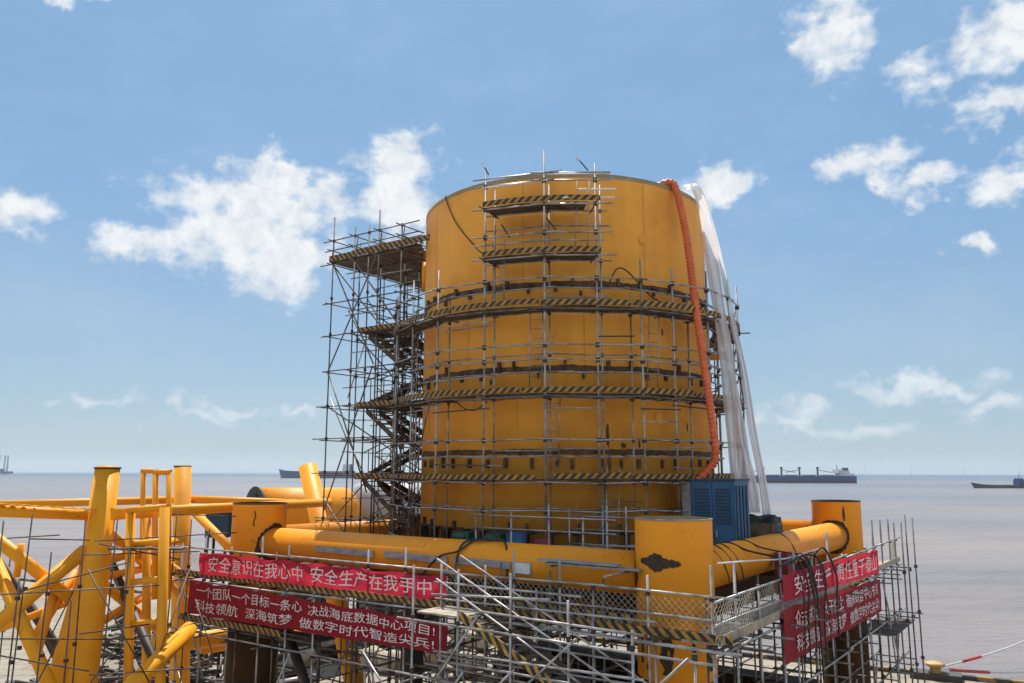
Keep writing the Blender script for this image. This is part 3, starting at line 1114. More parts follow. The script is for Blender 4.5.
tower_deck(9.1, -.1, 6.0, -.1, 6.9)
tower_toe([(-.1, -.12), (6.0, -.12)], 9.1)
tower_toe([(-.12, 6.9), (-.12, -.1)], 9.1)
arc = []
for k in range(40):
    th = -134 + k * 2.2
    q = polar(th, TRAD + .2, 0) - T0
    a, b = q.dot(E1), q.dot(E2)
    if -.1 < b < 6.9:
        arc.append((a, b))
tower_toe(arc, 9.1, .3)
for a0 in (0, 1.5, 2.9, 4.2):
    one_tube('guard_post', PT(a0, -.1, 9.1), PT(a0 + .25, -.2, 10.0), PIPE * .8, M['steel_dark'], tower, 6)
for z in (-.28, 2.62, 5.75):
    tower_deck(z, 1.9, 5.6, -.1, 1.5)
    tower_toe([(1.9, -.12), (5.0, -.12)], z, .18)
    tower_toe([(1.9, 1.5), (1.9, -.12)], z, .18)
    zm = z - 1.38
    tower_deck(zm, .4, 2.7, 4.9, 6.5)
    for (a, za, zb) in ((2.0, z, zm), (1.1, z - 2.78, zm)):
        mb = MB()
        for da in (-.38, .38):
            p, q = PT(a + da, 1.5, za), PT(a + da, 4.9, zb)
            mb.obox(p - E1 * .02 - UP * .22, E1 * .04, q - p, UP * .24)
        for i in range(11):
            t = (i + .5) / 11
            p = PT(a, 1.5, za).lerp(PT(a, 4.9, zb), t)
            mb.cbox(p, .76, .24, .035, E1, E2)
        st = mb.build('stair_flight', M['board'], tower)
        mb = MB()
        for da in (-.4, .4):
            mb.tube(PT(a + da, 1.4, za + .95), PT(a + da, 5.0, zb + .95), PIPE * .9, 6)
            for t in (0.1, .5, .9):
                p = PT(a + da, 1.5, za).lerp(PT(a + da, 4.9, zb), t)
                mb.tube(p, p + UP * .95, PIPE * .8, 6)
        mb.build('handrail', M['steel_dark'], st)
rt_ = random.Random(8)
for z in (.75, 2.1, 3.5, 5.0, 6.6, 8.2, -1.0, -2.7):
    for b in (0, 1.6, 3.2, 6.4):
        am = max(a for a in [x * .1 for x in range(0, 60)] if clear(a, b, .3))
        one_tube('ledger', PT(1.2 + rt_.uniform(-.4, .2), b + .05, z + rt_.uniform(-.1, .1)), PT(min(am, 4.6), b + .05, z + rt_.uniform(-.1, .1)), PIPE * .85, M['steel'], tower, 6)
for k in range(16):
    a0, b0, z0 = rt_.uniform(1.3, 2.6), rt_.choice((0, 1.6, 3.2, 4.8)), rt_.uniform(-2.5, 6)
    one_tube('brace', PT(a0, b0 - .07, z0), PT(max(.2, a0 + rt_.choice((-1.3, .9))), b0 - .07, z0 + rt_.uniform(1.6, 2.8)), PIPE * .85, M['steel'], tower, 6)
# front flights seen under each landing, against the tank
for z in (-.28, 2.62, 5.75):
    mb = MB()
    for db in (.25, 1.0):
        p, q = PT(2.1, db, z), PT(4.2, db, z - 1.5)
        mb.obox(p - E2 * .02 - UP * .22, E2 * .04, q - p, UP * .24)
    for i in range(8):
        p = PT(2.1, .62, z).lerp(PT(4.2, .62, z - 1.5), (i + .5) / 8)
        mb.cbox(p, .24, .76, .035, E1, E2)
    mb.build('stair_flight', M['board'], tower)

# ------------------------------------------------------------------ walkway scaffold round the base frame
rnd = random.Random(21)


def run_poles(parent, P, ss, o, z0, z1, m, zc, jit=.25, r=PIPE, lean=0.0):
    for s in ss:
        mb = MB()
        top = z1 + rnd.uniform(-jit, jit)
        mb.tube(P(s, o, z0), P(s + rnd.uniform(-lean, lean), o, top), r, 7)
        for z in zc:
            if z < top:
                mb.cbox(P(s, o, z), .10, .10, .12, mi=1)
        mb.build('pole', [m, M['coupler']], parent)


ZD = -3.72
wl = thing('walkway_scaffold', 'tube scaffold walkway with netting behind the banners left of the front column', 'scaffold', PL(SIDE / 2, 2, -H))
SO = [-1.7, -.3, 1.2, 2.85, 4.2, 5.5, 7.8, 9.3, 10.85, 13.1, 14.5, 15.45, 16.9, 18.45]
run_poles(wl, PL, SO, 2.0, -H, -2.35, M['steel'], (-9.2, -7.4, -5.6, -3.8, -2.75), .35, PIPE * 1.05)
run_poles(wl, PL, [-1.7, .4, 2.4, 4.4, 6.4, 8.4, 10.4, 12.0, 13.6, 15.2], 1.05, -H, -2.7, M['steel_dark'], (-9.2, -7.4, -5.6, -3.8), .25)
for z, m in ((-9.2, 'steel_dark'), (-7.4, 'steel'), (-5.55, 'steel'), (-3.80, 'steel'), (-3.2, 'steel'), (-2.72, 'steel')):
    for i, (s0, s1) in enumerate(((-2.3, 4.6), (4.2, 11.2), (10.7, 15.8), (15.2, 19.1))):
        if z == -3.2 and i < 2:
            continue
        one_tube('ledger', PL(s0, 2.06, z + rnd.uniform(-.05, .05)), PL(s1, 2.06, z + rnd.uniform(-.05, .05)), PIPE, M[m], wl, 7)
for z in (-9.2, -7.4, -5.6, -3.82):
    one_tube('ledger', PL(-2.2, 1.0, z), PL(15.6, 1.0, z), PIPE, M['steel_dark'], wl, 6)
for s in SO:
    one_tube('transom', PL(s + .06, .7, -3.86), PL(s + .06, 2.35, -3.86), PIPE * .9, M['steel_dark'], wl, 6)
    one_tube('transom', PL(s + .06, .8, -5.66), PL(s + .06, 2.3, -5.66), PIPE * .9, M['steel_dark'], wl, 6)
for (s0, z0, s1, z1) in ((-1.6, -6.5, 0.4, -9.6), (4.6, -5.6, 2.2, -9.9), (8.0, -5.2, 9.6, -9.4), (10.8, -5.0, 12.6, -8.6), (13.2, -9, 11.4, -5), (16.0, -9.4, 18.3, -5.0),
                         (-1.6, -3.8, 0.2, -7.0)):
    one_tube('brace', PL(s0, 2.12, z0), PL(s1, 2.12, z1), PIPE, M['steel'], wl, 7)


def run_deck(parent, P, s0, s1, o0, o1, z, m, name='deck_boards', w=.23):
    mb = MB()
    n = int((o1 - o0) / w)
    s = s0
    while s < s1 - .2:
        e = min(s + 3.0, s1)
        for k in range(n):
            oo = o0 + (o1 - o0) * k / n
            dz = rnd.uniform(-.012, .015)
            a = P(s + .02, oo, z + dz)
            mb.obox(a, P(e, oo, z + dz) - a, P(s + .02, oo + (o1 - o0) / n - .012, z + dz) - a, UP * .045)
        s = e
    return mb.build(name, m, parent)


run_deck(wl, PL, -2.0, 18.9, 1.05, 2.0, ZD, M['board'])
run_deck(wl, PL, -1.6, 5.5, 1.05, 2.0, -5.25, M['board'])
mb = MB()
mb.strip([PL(s, 2.02, 0) - UP * H for s in (-2.0, 3, 8, 13, 18.9)], H + ZD + .05, .17, .03)
mb.build('toe_board', M['stripe'], wl)
mb = MB()
mb.strip([PL(s, 2.02, 0) - UP * H for s in (-1.6, 2, 4.0)], H - 5.20, .2, .03)
mb.build('toe_board', M['stripe'], wl)
mb = MB()
mb.strip([PL(s, 1.03, 0) - UP * H for s in (12.5, 15, 16.0)], H + ZD + .05, .2, .03)
mb.build('toe_board', M['stripe_bright'], wl)
for (s0, s1) in ((-1.7, -.3), (10.9, 13.1), (13.1, 15.45), (15.45, 16.9), (16.9, 18.45)):
    net_panel('net', PL(s0, 1.96, 0) - UP * H, PL(s1, 1.96, 0) - UP * H, ZD + .2, -2.8, wl)

wr = thing('walkway_scaffold', 'tube scaffold walkway with netting along the seaward side right of the front column', 'scaffold', PR(SIDE / 2, 2, -H))
SR = [-2.5, -1.2, .4, 2.2, 3.4, 5.2, 7.0, 8.8, 10.6, 12.3, 13.8, 15.2, 16.8, 18.0]
run_poles(wr, PR, SR[1:10], 2.0, -H, -2.2, M['steel'], (-9.2, -7.4, -5.6, -3.8, -2.75), .5, PIPE * 1.05)
run_poles(wr, PR, SR[10:], 2.0, -H, -1.85, M['steel_dark'], (-9.2, -7.4, -5.6, -3.8, -2.75), .3, PIPE * 1.05, lean=.25)
run_poles(wr, PR, [-.6, 1.3, 3.2, 5.1, 7.0, 9.0, 11, 13, 15, 16.8, 18.2], 1.05, -H, -2.9, M['steel_dark'], (-9.2, -7.4, -5.6, -3.8), .25)
run_poles(wr, PR, [15.4, 16.6, 18.0], 2.7, -H, -1.9, M['steel_dark'], (-9.2, -7.4, -5.6, -3.8), .3, lean=.3)
for z, m in ((-9.2, 'steel_dark'), (-7.4, 'steel_dark'), (-5.6, 'steel'), (-3.82, 'steel'), (-3.2, 'steel'), (-2.72, 'steel')):
    for i, (s0, s1) in enumerate(((-2.6, 3.6), (3.2, 9.2), (8.8, 14.2), (13.6, 18.8))):
        if z == -3.2 and i > 0:
            continue
        one_tube('ledger', PR(s0, 2.06, z + rnd.uniform(-.05, .05)), PR(s1, 2.06, z + rnd.uniform(-.05, .05)), PIPE, M[m], wr, 7)
for z in (-9.2, -7.4, -5.6, -3.82):
    one_tube('ledger', PR(-.8, 1.0, z), PR(18.6, 1.0, z), PIPE, M['steel_dark'], wr, 6)
for s in SR[1:]:
    for z in (-3.88, -5.68, -7.5):
        one_tube('transom', PR(s + .06, .7, z), PR(s + .06, 2.4 + rnd.uniform(0, .5), z), PIPE * .9, M['steel_dark'], wr, 6)
for (s0, z0, s1, z1) in ((-1.2, -5.6, 1.5, -9.8), (2.2, -9.4, .2, -5), (5.2, -9.6, 9.2, -6.6), (11.4, -5.3, 12.6, -9.4), (12.4, -6.4, 10.8, -9.8), (15, -5.4, 16.6, -9.8), (16.8, -5.6, 15.2, -9.6),
                         (14.2, -4, 16.4, -7.4)):
    one_tube('brace', PR(s0, 2.12, z0), PR(s1, 2.12, z1), PIPE, M['steel'], wr, 7)
run_deck(wr, PR, -2.1, 18.4, 1.05, 2.0, ZD, M['board_pale'])
run_deck(wr, PR, 14.2, 18.2, 1.1, 2.5, -6.0, M['board'])
mb = MB()
mb.strip([PR(s, 2.02, 0) - UP * H for s in (-2.1, 3, 8, 13, 18.4)], H + ZD + .05, .2, .03)
mb.build('toe_board', M['board_pale'], wr)
for (s0, s1) in ((-2.4, -1.2), (-1.2, .4), (.4, 2.2), (16.8, 18.0)):
    net_panel('net', PR(s0, 1.96, 0) - UP * H, PR(s1, 1.96, 0) - UP * H, ZD + .05, -2.8, wr)
# sagging rope rail above the right-hand walkway
for s in (2.2, 5.2):
    pass

# gangway stairs dropping in front of the front column
gs = thing('access_stair', 'scaffold stair with yellow and black striped stringers going down in front of the walkway', 'stair', PL(14, 3, -H))
ga, gb = (12.3, -3.55), (17.9, -6.1)


def PG(t, o, dz):
    return PL(ga[0] + (gb[0] - ga[0]) * t, o, ga[1] + (gb[1] - ga[1]) * t + dz)


def slope_strip(name, o, parent, m, h=.24):
    mb = MB()
    L = (PG(1, o, 0) - PG(0, o, 0)).length
    n = 14
    th = -E2 * .03
    for i in range(n):
        t0, t1 = i / n, (i + 1) / n
        a, b = PG(t0, o, -.06), PG(t1, o, -.06)
        q = [a, b, b + UP * h, a + UP * h]
        o_ = len(mb.v)
        mb.v += [p + th for p in q] + [p for p in q]
        uv = [(t0 * L, 0), (t1 * L, 0), (t1 * L, h), (t0 * L, h)]
        mb.face((o_, o_ + 1, o_ + 2, o_ + 3), 0, False, uv)
        mb.face((o_ + 7, o_ + 6, o_ + 5, o_ + 4), 0, False, uv[::-1])
        mb.face((o_ + 3, o_ + 2, o_ + 6, o_ + 7), 0, False, [uv[3], uv[2], uv[2], uv[3]])
        mb.face((o_ + 4, o_ + 5, o_ + 1, o_), 0, False, [uv[0], uv[1], uv[1], uv[0]])
    return mb.build(name, m, parent)


slope_strip('stringer', 3.3, gs, M['stripe_bright'])
slope_strip('stringer', 2.35, gs, M['board'])
mb = MB()
for i in range(20):
    t = (i + .5) / 20
    mb.cbox(PG(t, 2.82, 0), .26, .9, .04, E1, E2)
mb.build('tread', M['board'], gs)
run_deck(gs, PL, 10.9, 12.4, 2.1, 3.3, -3.62, M['board_pale'], 'landing')
for o in (2.4, 3.36):
    for dz in (.55, 1.05):
        one_tube('handrail', PG(-.12, o, dz), PG(1.02, o, dz), PIPE * .85, M['steel'], gs, 7)
for s in (10.9, 12.4, 14.0, 15.6, 17.2, 18.6):
    for o in (2.3, 3.42):
        mb = MB()
        top = -2.4 - max(0, (s - 12.4)) * .3 + (.5 if o > 3 and s > 13 else 0)
        mb.tube(PL(s, o, -H), PL(s, o, top), PIPE * 1.05, 7)
        for z in (-8.6, -6.8, -5.0, -3.7):
            mb.cbox(PL(s, o, z), .1, .1, .12, mi=1)
        mb.build('pole', [M['steel'], M['coupler']], gs)
for z in (-8.6, -6.8, -5.1, -3.75):
    for o in (2.36, 3.48):
        one_tube('ledger', PL(10.4, o, z), PL(19.1, o, z - .05), PIPE, M['steel'], gs, 7)
for s in (10.9, 12.4, 14.0, 15.6, 17.2, 18.6):
    for z in (-8.7, -6.9, -5.2):
        one_tube('transom', PL(s + .06, 2.0, z), PL(s + .06, 3.9, z), PIPE * .9, M['steel'], gs, 6)
for (s0, z0, s1, z1) in ((12.4, -8.6, 15.6, -5.2), (15.6, -8.6, 18.6, -5.2), (18.6, -9, 16, -5.6)):
    one_tube('brace', PL(s0, 3.52, z0), PL(s1, 3.52, z1), PIPE, M['steel'], gs, 7)

rg_ = random.Random(3)
for z in (-2.95, -3.3, -4.3, -4.7, -5.6, -6.2, -7.6, -8.0):
    for o in (2.42, 3.56):
        s0 = rg_.uniform(10.2, 12.5)
        one_tube('ledger', PL(s0, o, z + rg_.uniform(-.12, .12)), PL(s0 + rg_.uniform(3.5, 6.5), o, z + rg_.uniform(-.12, .12)), PIPE * .95, M['steel'], gs, 7)
for k in range(10):
    s0, z0 = rg_.uniform(10.8, 17), rg_.uniform(-8.5, -5.0)
    one_tube('brace', PL(s0, 3.6, z0), PL(s0 + rg_.choice((-1.8, 1.8, 2.4)), 3.6, z0 + rg_.uniform(1.2, 2.4)), PIPE * .95, M['steel'], gs, 7)
# forest of shoring tubes under the platform
sh = thing('shoring_scaffold', 'dense thicket of grey shoring tubes standing beneath the base platform', 'scaffold', (C2.x, C2.y, 0))
rnd = random.Random(9)
for i in range(9):
    for j in range(9):
        a, b = .8 + i * 1.88 + rnd.uniform(-.2, .2), .6 + j * 1.9 + rnd.uniform(-.2, .2)
        if min((LC + E1 * a + E2 * b - c).length for c in (LC, FC, RC, BC)) < 1.2:
            continue
        mb = MB()
        p = LC + E1 * a + E2 * b
        mb.tube(p, p + zz(-3.45), PIPE, 6)
        for z in (1.4, 3.2, 5.0):
            mb.cbox(p + UP * z, .1, .1, .12, mi=1)
        mb.build('pole', [M['steel_dark'], M['coupler']], sh)
for k in range(9):
    for z in (1.4, 3.2, 5.0):
        a = .8 + k * 1.88
        one_tube('ledger', LC + E1 * (a + .05) + E2 * .2 + UP * (z + rnd.uniform(-.1, .1)), LC + E1 * (a + .05) + E2 * 16.4 + UP * (z + rnd.uniform(-.1, .1)), PIPE * .9, M['steel_dark'], sh, 6)
        one_tube('ledger', LC + E2 * (a + .05) + E1 * .2 + UP * (z + .07 + rnd.uniform(-.1, .1)), LC + E2 * (a + .05) + E1 * 16.4 + UP * (z + .07 + rnd.uniform(-.1, .1)), PIPE * .9, M['steel_dark'], sh, 6)
for k in range(14):
    a, b = rnd.uniform(1, 14), rnd.uniform(.5, 3)
    one_tube('brace', LC + E1 * a + E2 * b + UP * .2, LC + E1 * (a + rnd.choice((-2.4, 2.4))) + E2 * (b + .3) + UP * 5, PIPE, M['steel'], sh, 6)

# small guard frame on the deck in front of the tank
gf = thing('guard_rail_frame', 'pale tube guard frame standing on the deck at the foot of the tank', 'guard rail', LC + E1 * 11.5 + E2 * 2.2 + zz(-3.39))
for (a, b) in ((9.2, 1.4), (10.6, 1.4), (12.0, 1.4), (13.2, 1.4), (14.0, 1.4), (12.0, 2.6), (13.2, 2.6), (14.0, 2.6)):
    p = LC + E1 * a + E2 * b
    one_tube('post', p + zz(-3.39), p + zz(-1.2 + rnd.uniform(-.2, .3)), PIPE, M['steel'], gf, 7)
for z in (-1.35, -1.75, -2.2):
    one_tube('rail', LC + E1 * 9.0 + E2 * 1.35 + zz(z), LC + E1 * 14.3 + E2 * 1.35 + zz(z), PIPE * .9, M['steel'], gf, 6)
    one_tube('rail', LC + E1 * 12.0 + E2 * 2.65 + zz(z), LC + E1 * 14.3 + E2 * 2.65 + zz(z), PIPE * .9, M['steel'], gf, 6)


# ------------------------------------------------------------------ banners with lettering
def text_mesh(s):
    cu = bpy.data.curves.new('lettering', 'FONT')
    cu.body = s
    cu.resolution_u = 2
    ob = bpy.data.objects.new('lettering', cu)
    COL.objects.link(ob)
    dg = bpy.context.evaluated_depsgraph_get()
    me = bpy.data.meshes.new_from_object(ob.evaluated_get(dg))
    V = [v.co.copy() for v in me.vertices]
    Fs = [tuple(p.vertices) for p in me.polygons]
    bpy.data.objects.remove(ob)
    bpy.data.curves.remove(cu)
    bpy.data.meshes.remove(me)
    return V, Fs


def banner(label, P, s0, s1, zt0, zt1, zb0, zb1, o, out, lines, m, seed, amp=.05):
    root = thing('banner', label, 'banner', P(s0, o, 0) * 1.0 - UP * H + UP * (H + zb0), 'red slogan banners on the scaffold')
    rs = random.Random(seed)
    ph = [rs.uniform(0, 6) for _ in range(4)]

    def S(u, v, d=0.0):
        s = s0 + (s1 - s0) * u
        zt, zb = zt0 + (zt1 - zt0) * u, zb0 + (zb1 - zb0) * u
        rip = amp * (math.sin(s * 2.1 + ph[0] + v * 1.4) + .6 * math.sin(s * 5.3 + ph[1] - v * 2) + .4 * math.sin(v * 7 + s * 1.1 + ph[2]))
        sag = -.06 * (.4 + .6 * v) * math.sin((s * 1.9 + ph[3])) ** 2
        return P(s, o + rip + d, zb + (zt - zb) * v + sag)
    n, k = 200, 10
    mb = MB()
    for i in range(n + 1):
        for j in range(k + 1):
            mb.v.append(S(i / n, j / k))
    for i in range(n):
        for j in range(k):
            a = i * (k + 1) + j
            mb.face((a, a + k + 1, a + k + 2, a + 1), 0, True)
    mb.build('cloth', m, root)
    for (txt, u0, u1, v0, v1) in lines:
        V, Fs = text_mesh(txt)
        x0, x1 = min(v.x for v in V), max(v.x for v in V)
        y0, y1 = min(v.y for v in V), max(v.y for v in V)
        fx = [(min(V[i].x for i in f), max(V[i].x for i in f), f) for f in Fs]
        # one lettering mesh per phrase: cut where the gap is wider than a third of a character
        cuts, reach = [], None
        for a, b, f in sorted(fx):
            if reach is not None and a - reach > .40:
                cuts.append((a + reach) / 2)
            reach = b if reach is None else max(reach, b)
        edges = [-1e9] + cuts + [1e9]
        for e0, e1 in zip(edges[:-1], edges[1:]):
            sel = [f for a, b, f in fx if e0 <= (a + b) / 2 < e1]
            mb, ix = MB(), {}
            for f in sel:
                for i in f:
                    if i not in ix:
                        ix[i] = len(mb.v)
                        v = V[i]
                        mb.v.append(S(u0 + (u1 - u0) * (v.x - x0) / (x1 - x0), v0 + (v1 - v0) * (v.y - y0) / (y1 - y0), out))
                mb.face([ix[i] for i in f])
            mb.build('lettering', M['letter'], root)
    return root


banner('bright red upper banner left of the front column reading safety in our hearts and hands', PL, -.35, 10.95, -2.78, -2.80, -3.54, -3.43, 2.16, .042,
       [('安全意识在我心中  安全生产在我手中', .05, .955, .16, .86)], M['red'], 1, .032)
banner('shade-toned red lower banner left of the front column with two lines and an exclamation mark', PL, -.95, 11.0, -3.76, -4.02, -4.93, -4.82, 2.16, .042,
       [('一个团队一个目标一条心  决战海底数据中心项目!', .045, .965, .56, .90), ('科技领航  深海筑梦  做数字时代智造尖兵!', .045, .965, .12, .46)], M['red_shaded'], 2, .026)
banner('bright red upper banner on the seaward face right of the front column', PR, 1.85, 13.6, -2.55, -2.80, -3.25, -3.66, 2.16, .042,
       [('安全生产  责任重于泰山', .07, .95, .14, .86)], M['red'], 3, .016)
banner('shade-toned red lower banner on the seaward face hung above the rusty pile', PR, 1.75, 13.6, -3.40, -3.85, -4.76, -5.03, 2.16, .042,
       [('众志成城  大干快上  确保数据中心节点', .07, .95, .56, .90), ('科技领航  深海筑梦  做数字时代尖兵!', .07, .95, .12, .46)], M['red_shaded'], 4, .014)

# ------------------------------------------------------------------ duct, films, blue cabinet
def catmull(P, sub=10):
    P = [Vector(p) for p in P]
    out = []
    for i in range(len(P) - 1):
        p0, p1, p2, p3 = P[max(i - 1, 0)], P[i], P[i + 1], P[min(i + 2, len(P) - 1)]
        for k in range(sub):
            t = k / sub
            out.append(0.5 * ((2 * p1) + (p2 - p0) * t + (2 * p0 - 5 * p1 + 4 * p2 - p3) * t * t + (3 * p1 - p0 - 3 * p2 + p3) * t ** 3))
    out.append(P[-1])
    return out


path = catmull([polar(38, 5.1, 10.55), polar(39.5, 5.75, 10.62), polar(40.3, 6.0, 10.2), at(686, 235, 27.6), at(696, 310, 27.0), at(705, 370, 26.7), at(713, 425, 26.6),
                at(716, 455, 26.6), at(711, 467, 26.6), at(698, 481, 26.7)], 14)
# ribs of the corrugated hose
pts, rad = [], []
acc_l = 0
res = []
for i in range(len(path) - 1):
    a, b = path[i], path[i + 1]
    k = max(1, int((b - a).length / .032))
    for j in range(k):
        res.append(a.lerp(b, j / k))
res.append(path[-1])
for i, p in enumerate(res):
    pts.append(p)
    rad.append((.128, .147, .128, .103)[i % 4])
mb = MB()
mb.poly(pts, rad, 14)
tag(mb.build('air_duct', M['orange']), 'orange corrugated air duct draped from the tank rim down to the blue cabinet', 'duct')


def film(name, label, centre, width, wdir, m, seed, billow=.10, n=60, k=14):
    """a limp plastic tube hanging along a path, folded across its width"""
    path = catmull(centre, 10)
    rs = random.Random(seed)
    ph = [rs.uniform(0, 6) for _ in range(4)]
    mb = MB()
    L = len(path)
    for i, p in enumerate(path):
        t = i / (L - 1)
        w = width(t)
        d = Vector(wdir(t)).normalized()
        tan = (path[min(i + 1, L - 1)] - path[max(i - 1, 0)]).normalized()
        nn = d.cross(tan).normalized()
        for j in range(k + 1):
            u = j / k - .5
            f = billow * (math.sin(u * 9 + ph[0] + t * 3) + .6 * math.sin(u * 19 + ph[1] - t * 5) + .4 * math.sin(t * 21 + u * 4 + ph[2])) * (.3 + w)
            mb.v.append(p + d * (w * u + .03 * math.sin(t * 17 + ph[3])) + nn * f)
    for i in range(L - 1):
        for j in range(k):
            a = i * (k + 1) + j
            mb.face((a, a + 1, a + k + 2, a + k + 1), 0, True)
    return tag(mb.build(name, m), label, 'plastic sheet', 'white plastic sheets hanging from the tank rim')


film('plastic_sheet', 'broad white plastic sheet hanging from the tank rim to the blue cabinet',
     [at(688, 186, 28.9), at(697, 192, 28.5), at(707, 240, 28.2), at(716, 290, 28.0), at(724, 345, 27.9), at(731, 400, 27.8), at(737, 450, 27.8), at(741, 492, 27.8)],
     lambda t: .42 + .22 * min(1, t * 1.8), lambda t: (.95, .25, 0), M['film'], 3)
film('plastic_sheet', 'narrow white plastic sheet swung out to the dark covered crate beside the cabinet',
     [at(704, 195, 29.2), at(713, 232, 29.0), at(727, 290, 28.7), at(738, 345, 28.5), at(748, 400, 28.3), at(758, 455, 28.2), at(767, 514, 28.1)],
     lambda t: .16 + .16 * t, lambda t: (.95, -.1, .2), M['film'], 8, .12)
film('plastic_sheet', 'thin wrinkled plastic strip between the two larger white sheets',
     [at(727, 330, 28.6), at(738, 400, 28.3), at(748, 460, 28.1), at(757, 512, 28.0)],
     lambda t: .06 + .34 * t, lambda t: (.9, .3, 0), M['film'], 12, .12)

CB = Vector((5.85, 26.4, 0))
cab = thing('equipment_cabinet', 'tall blue steel equipment cabinet with louvred doors beside the tank foot', 'cabinet', CB + zz(-3.39))
cw, cd_, z0, z1 = 1.45, 1.3, -3.39, -.25


def PCB(a, b, z):
    return CB + E1 * a + E2 * b + UP * (H + z)


mb = MB()
mb.obox(PCB(0, 0, z0 + .1), E1 * cw, E2 * cd_, UP * (z1 - z0 - .1))
mb.build('body', M['blue'], cab)
mb = MB()
mb.obox(PCB(-.05, -.05, z1), E1 * (cw + .1), E2 * (cd_ + .1), UP * .06)
mb.build('roof', M['blue_dark'], cab)
mb = MB()
mb.obox(PCB(.03, .03, z0), E1 * (cw - .06), E2 * (cd_ - .06), UP * .1)
mb.build('plinth', M['black_steel'], cab)
for (a0, a1) in ((.05, .70), (.76, 1.40)):
    mb = MB()
    mb.obox(PCB(a0, -.03, z0 + .18), E1 * (a1 - a0), E2 * .028, UP * (z1 - z0 - .3))
    dr = mb.build('door', M['blue'], cab)
    mb = MB()
    for k in range(11):
        mb.obox(PCB(a0 + .07, -.06, z1 - 1.35 + k * .105), E1 * (a1 - a0 - .14), E2 * .03, UP * .06)
    mb.build('louvre', M['blue_dark'], dr)
    mb = MB()
    mb.obox(PCB(a1 - .12 if a0 < .5 else a0 + .06, -.09, -2.0), E1 * .05, E2 * .06, UP * .2)
    mb.build('handle', M['steel'], dr)
mb = MB()
for k in range(4):
    mb.obox(PCB(cw, 12e-2 + k * .3, z0 + .2), E1 * .03, E2 * .07, UP * (z1 - z0 - .35))
mb.build('side_rib', M['blue_dark'], cab)
mb = MB()
mb.obox(PCB(-.36, .1, z0), E1 * .3, E2 * 1.2, UP * (z1 - z0 - .05))
tag(mb.build('grey_panel', M['grey_beam']), 'grey upright panel leaning flat against the left flank of the blue cabinet', 'panel')

cr = at(766, 532, 28.2)
cov = thing('covered_crate', 'low crate under a dark green tarpaulin at the foot of the white sheets', 'crate', (cr.x, cr.y, H - 3.39))
mb = MB()
n, k = 16, 12
for i in range(n + 1):
    for j in range(k + 1):
        u, v = i / n, j / k
        zz_ = min(1, min(u, 1 - u) * 8, min(v, 1 - v) * 7) * 1.92 + .08 * math.sin(u * 9) * math.sin(v * 7)
        mb.v.append(Vector((cr.x, cr.y, H - 3.39)) + E1 * (u - .5) * 1.15 + E2 * (v - .5) * 1.2 + UP * max(0, zz_))
for i in range(n):
    for j in range(k):
        a = i * (k + 1) + j
        mb.face((a, a + k + 1, a + k + 2, a + 1), 0, True)
mb.build('tarpaulin', M['tarp'], cov)
mb = MB()
mb.obox(Vector((cr.x, cr.y, H - 3.39)) - E1 * .45 - E2 * .5, E1 * .9, E2 * 1.0, UP * 1.7)
mb.build('crate_body', M['timber'], cov)

# ------------------------------------------------------------------ things along the tubes
for (s0, s1, lab) in ((3.9, 6.6, 'leftmost weathered grey timber board strapped along the front left tube'),
                      (7.1, 9.7, 'middle weathered grey timber board strapped along the front left tube'),
                      (9.95, 12.0, 'third weathered grey timber board along the front left tube beside the white sign')):
    mb = MB()
    p = PL(s0, TR + .02, ZT - .08)
    mb.obox(p, PL(s1, TR + .02, ZT - .10) - p, -E2 * .06, UP * .19)
    tag(mb.build('timber_board', M['grey_beam']), lab, 'board', 'grey boards along the tube')
sg = thing('notice_board', 'small white notice plate hung on the front left tube', 'sign', PL(12.6, TR + .02, ZT - .2))
mb = MB()
p = PL(12.1, TR + .02, ZT - .2)
mb.obox(p, E1 * .55, -E2 * .03, UP * .28)
mb.build('plate', M['white_paint'], sg)
mb = MB()
mb.obox(PL(12.06, TR + .01, ZT - .23), E1 * .63, -E2 * .02, UP * .34)
mb.build('backing_board', M['steel'], sg)
pp = thing('plank_stack', 'two long grey planks resting across scaffold brackets in front of the front tube', 'planks', PL(15, .9, -2.5))
for k, (s0, s1, z) in enumerate(((13.4, 16.2, -2.42), (13.2, 15.6, -2.34))):
    mb = MB()
    mb.obox(PL(s0, .75 + .05 * k, z), E1 * (s1 - s0), -E2 * .28, UP * .05)
    mb.build('plank', M['grey_beam'], pp)
one_tube('bracket', PL(13.6, .5, -2.46), PL(13.6, 1.1, -2.46), PIPE, M['steel'], pp)
one_tube('bracket', PL(15.8, .5, -2.46), PL(15.8, 2.06, -2.46), PIPE, M['steel'], pp)

# cables over the right-hand tube
rnd = random.Random(31)
for k in range(8):
    s = (3.1, 3.35, 3.9, 4.05, 4.2, 5.0, 5.15, 6.4)[k] + rnd.uniform(-.1, .1)
    lean = rnd.uniform(-.35, .6)
    z_lo = -4.4 - rnd.uniform(0, 1.3)
    if k in (2, 5):
        head = [PR(s - .4, -.5, ZT + .25), PR(s - .2, 0, ZT + TR + .02), PR(s, .6, ZT + .35), PR(s, 1.5, -2.35)]
    else:
        head = [PR(s - rnd.uniform(.4, 1.3), 2.02, -2.40), PR(s - .2, 2.05, -2.30 + rnd.uniform(-.06, .1))]
    hose('power_cable', 'black power cable hanging in the bundle over the seaward banners', head + [PR(s + .05, 2.16, -2.42), PR(s + .18 + rnd.uniform(-.1, .2), 2.3, -3.1),
         PR(s + .18 + lean * .6, 2.31, -3.9), PR(s + .18 + lean, 2.32, z_lo)], rnd.uniform(.016, .032), M['black'], cat='cable', group='black power cables over the seaward banners')
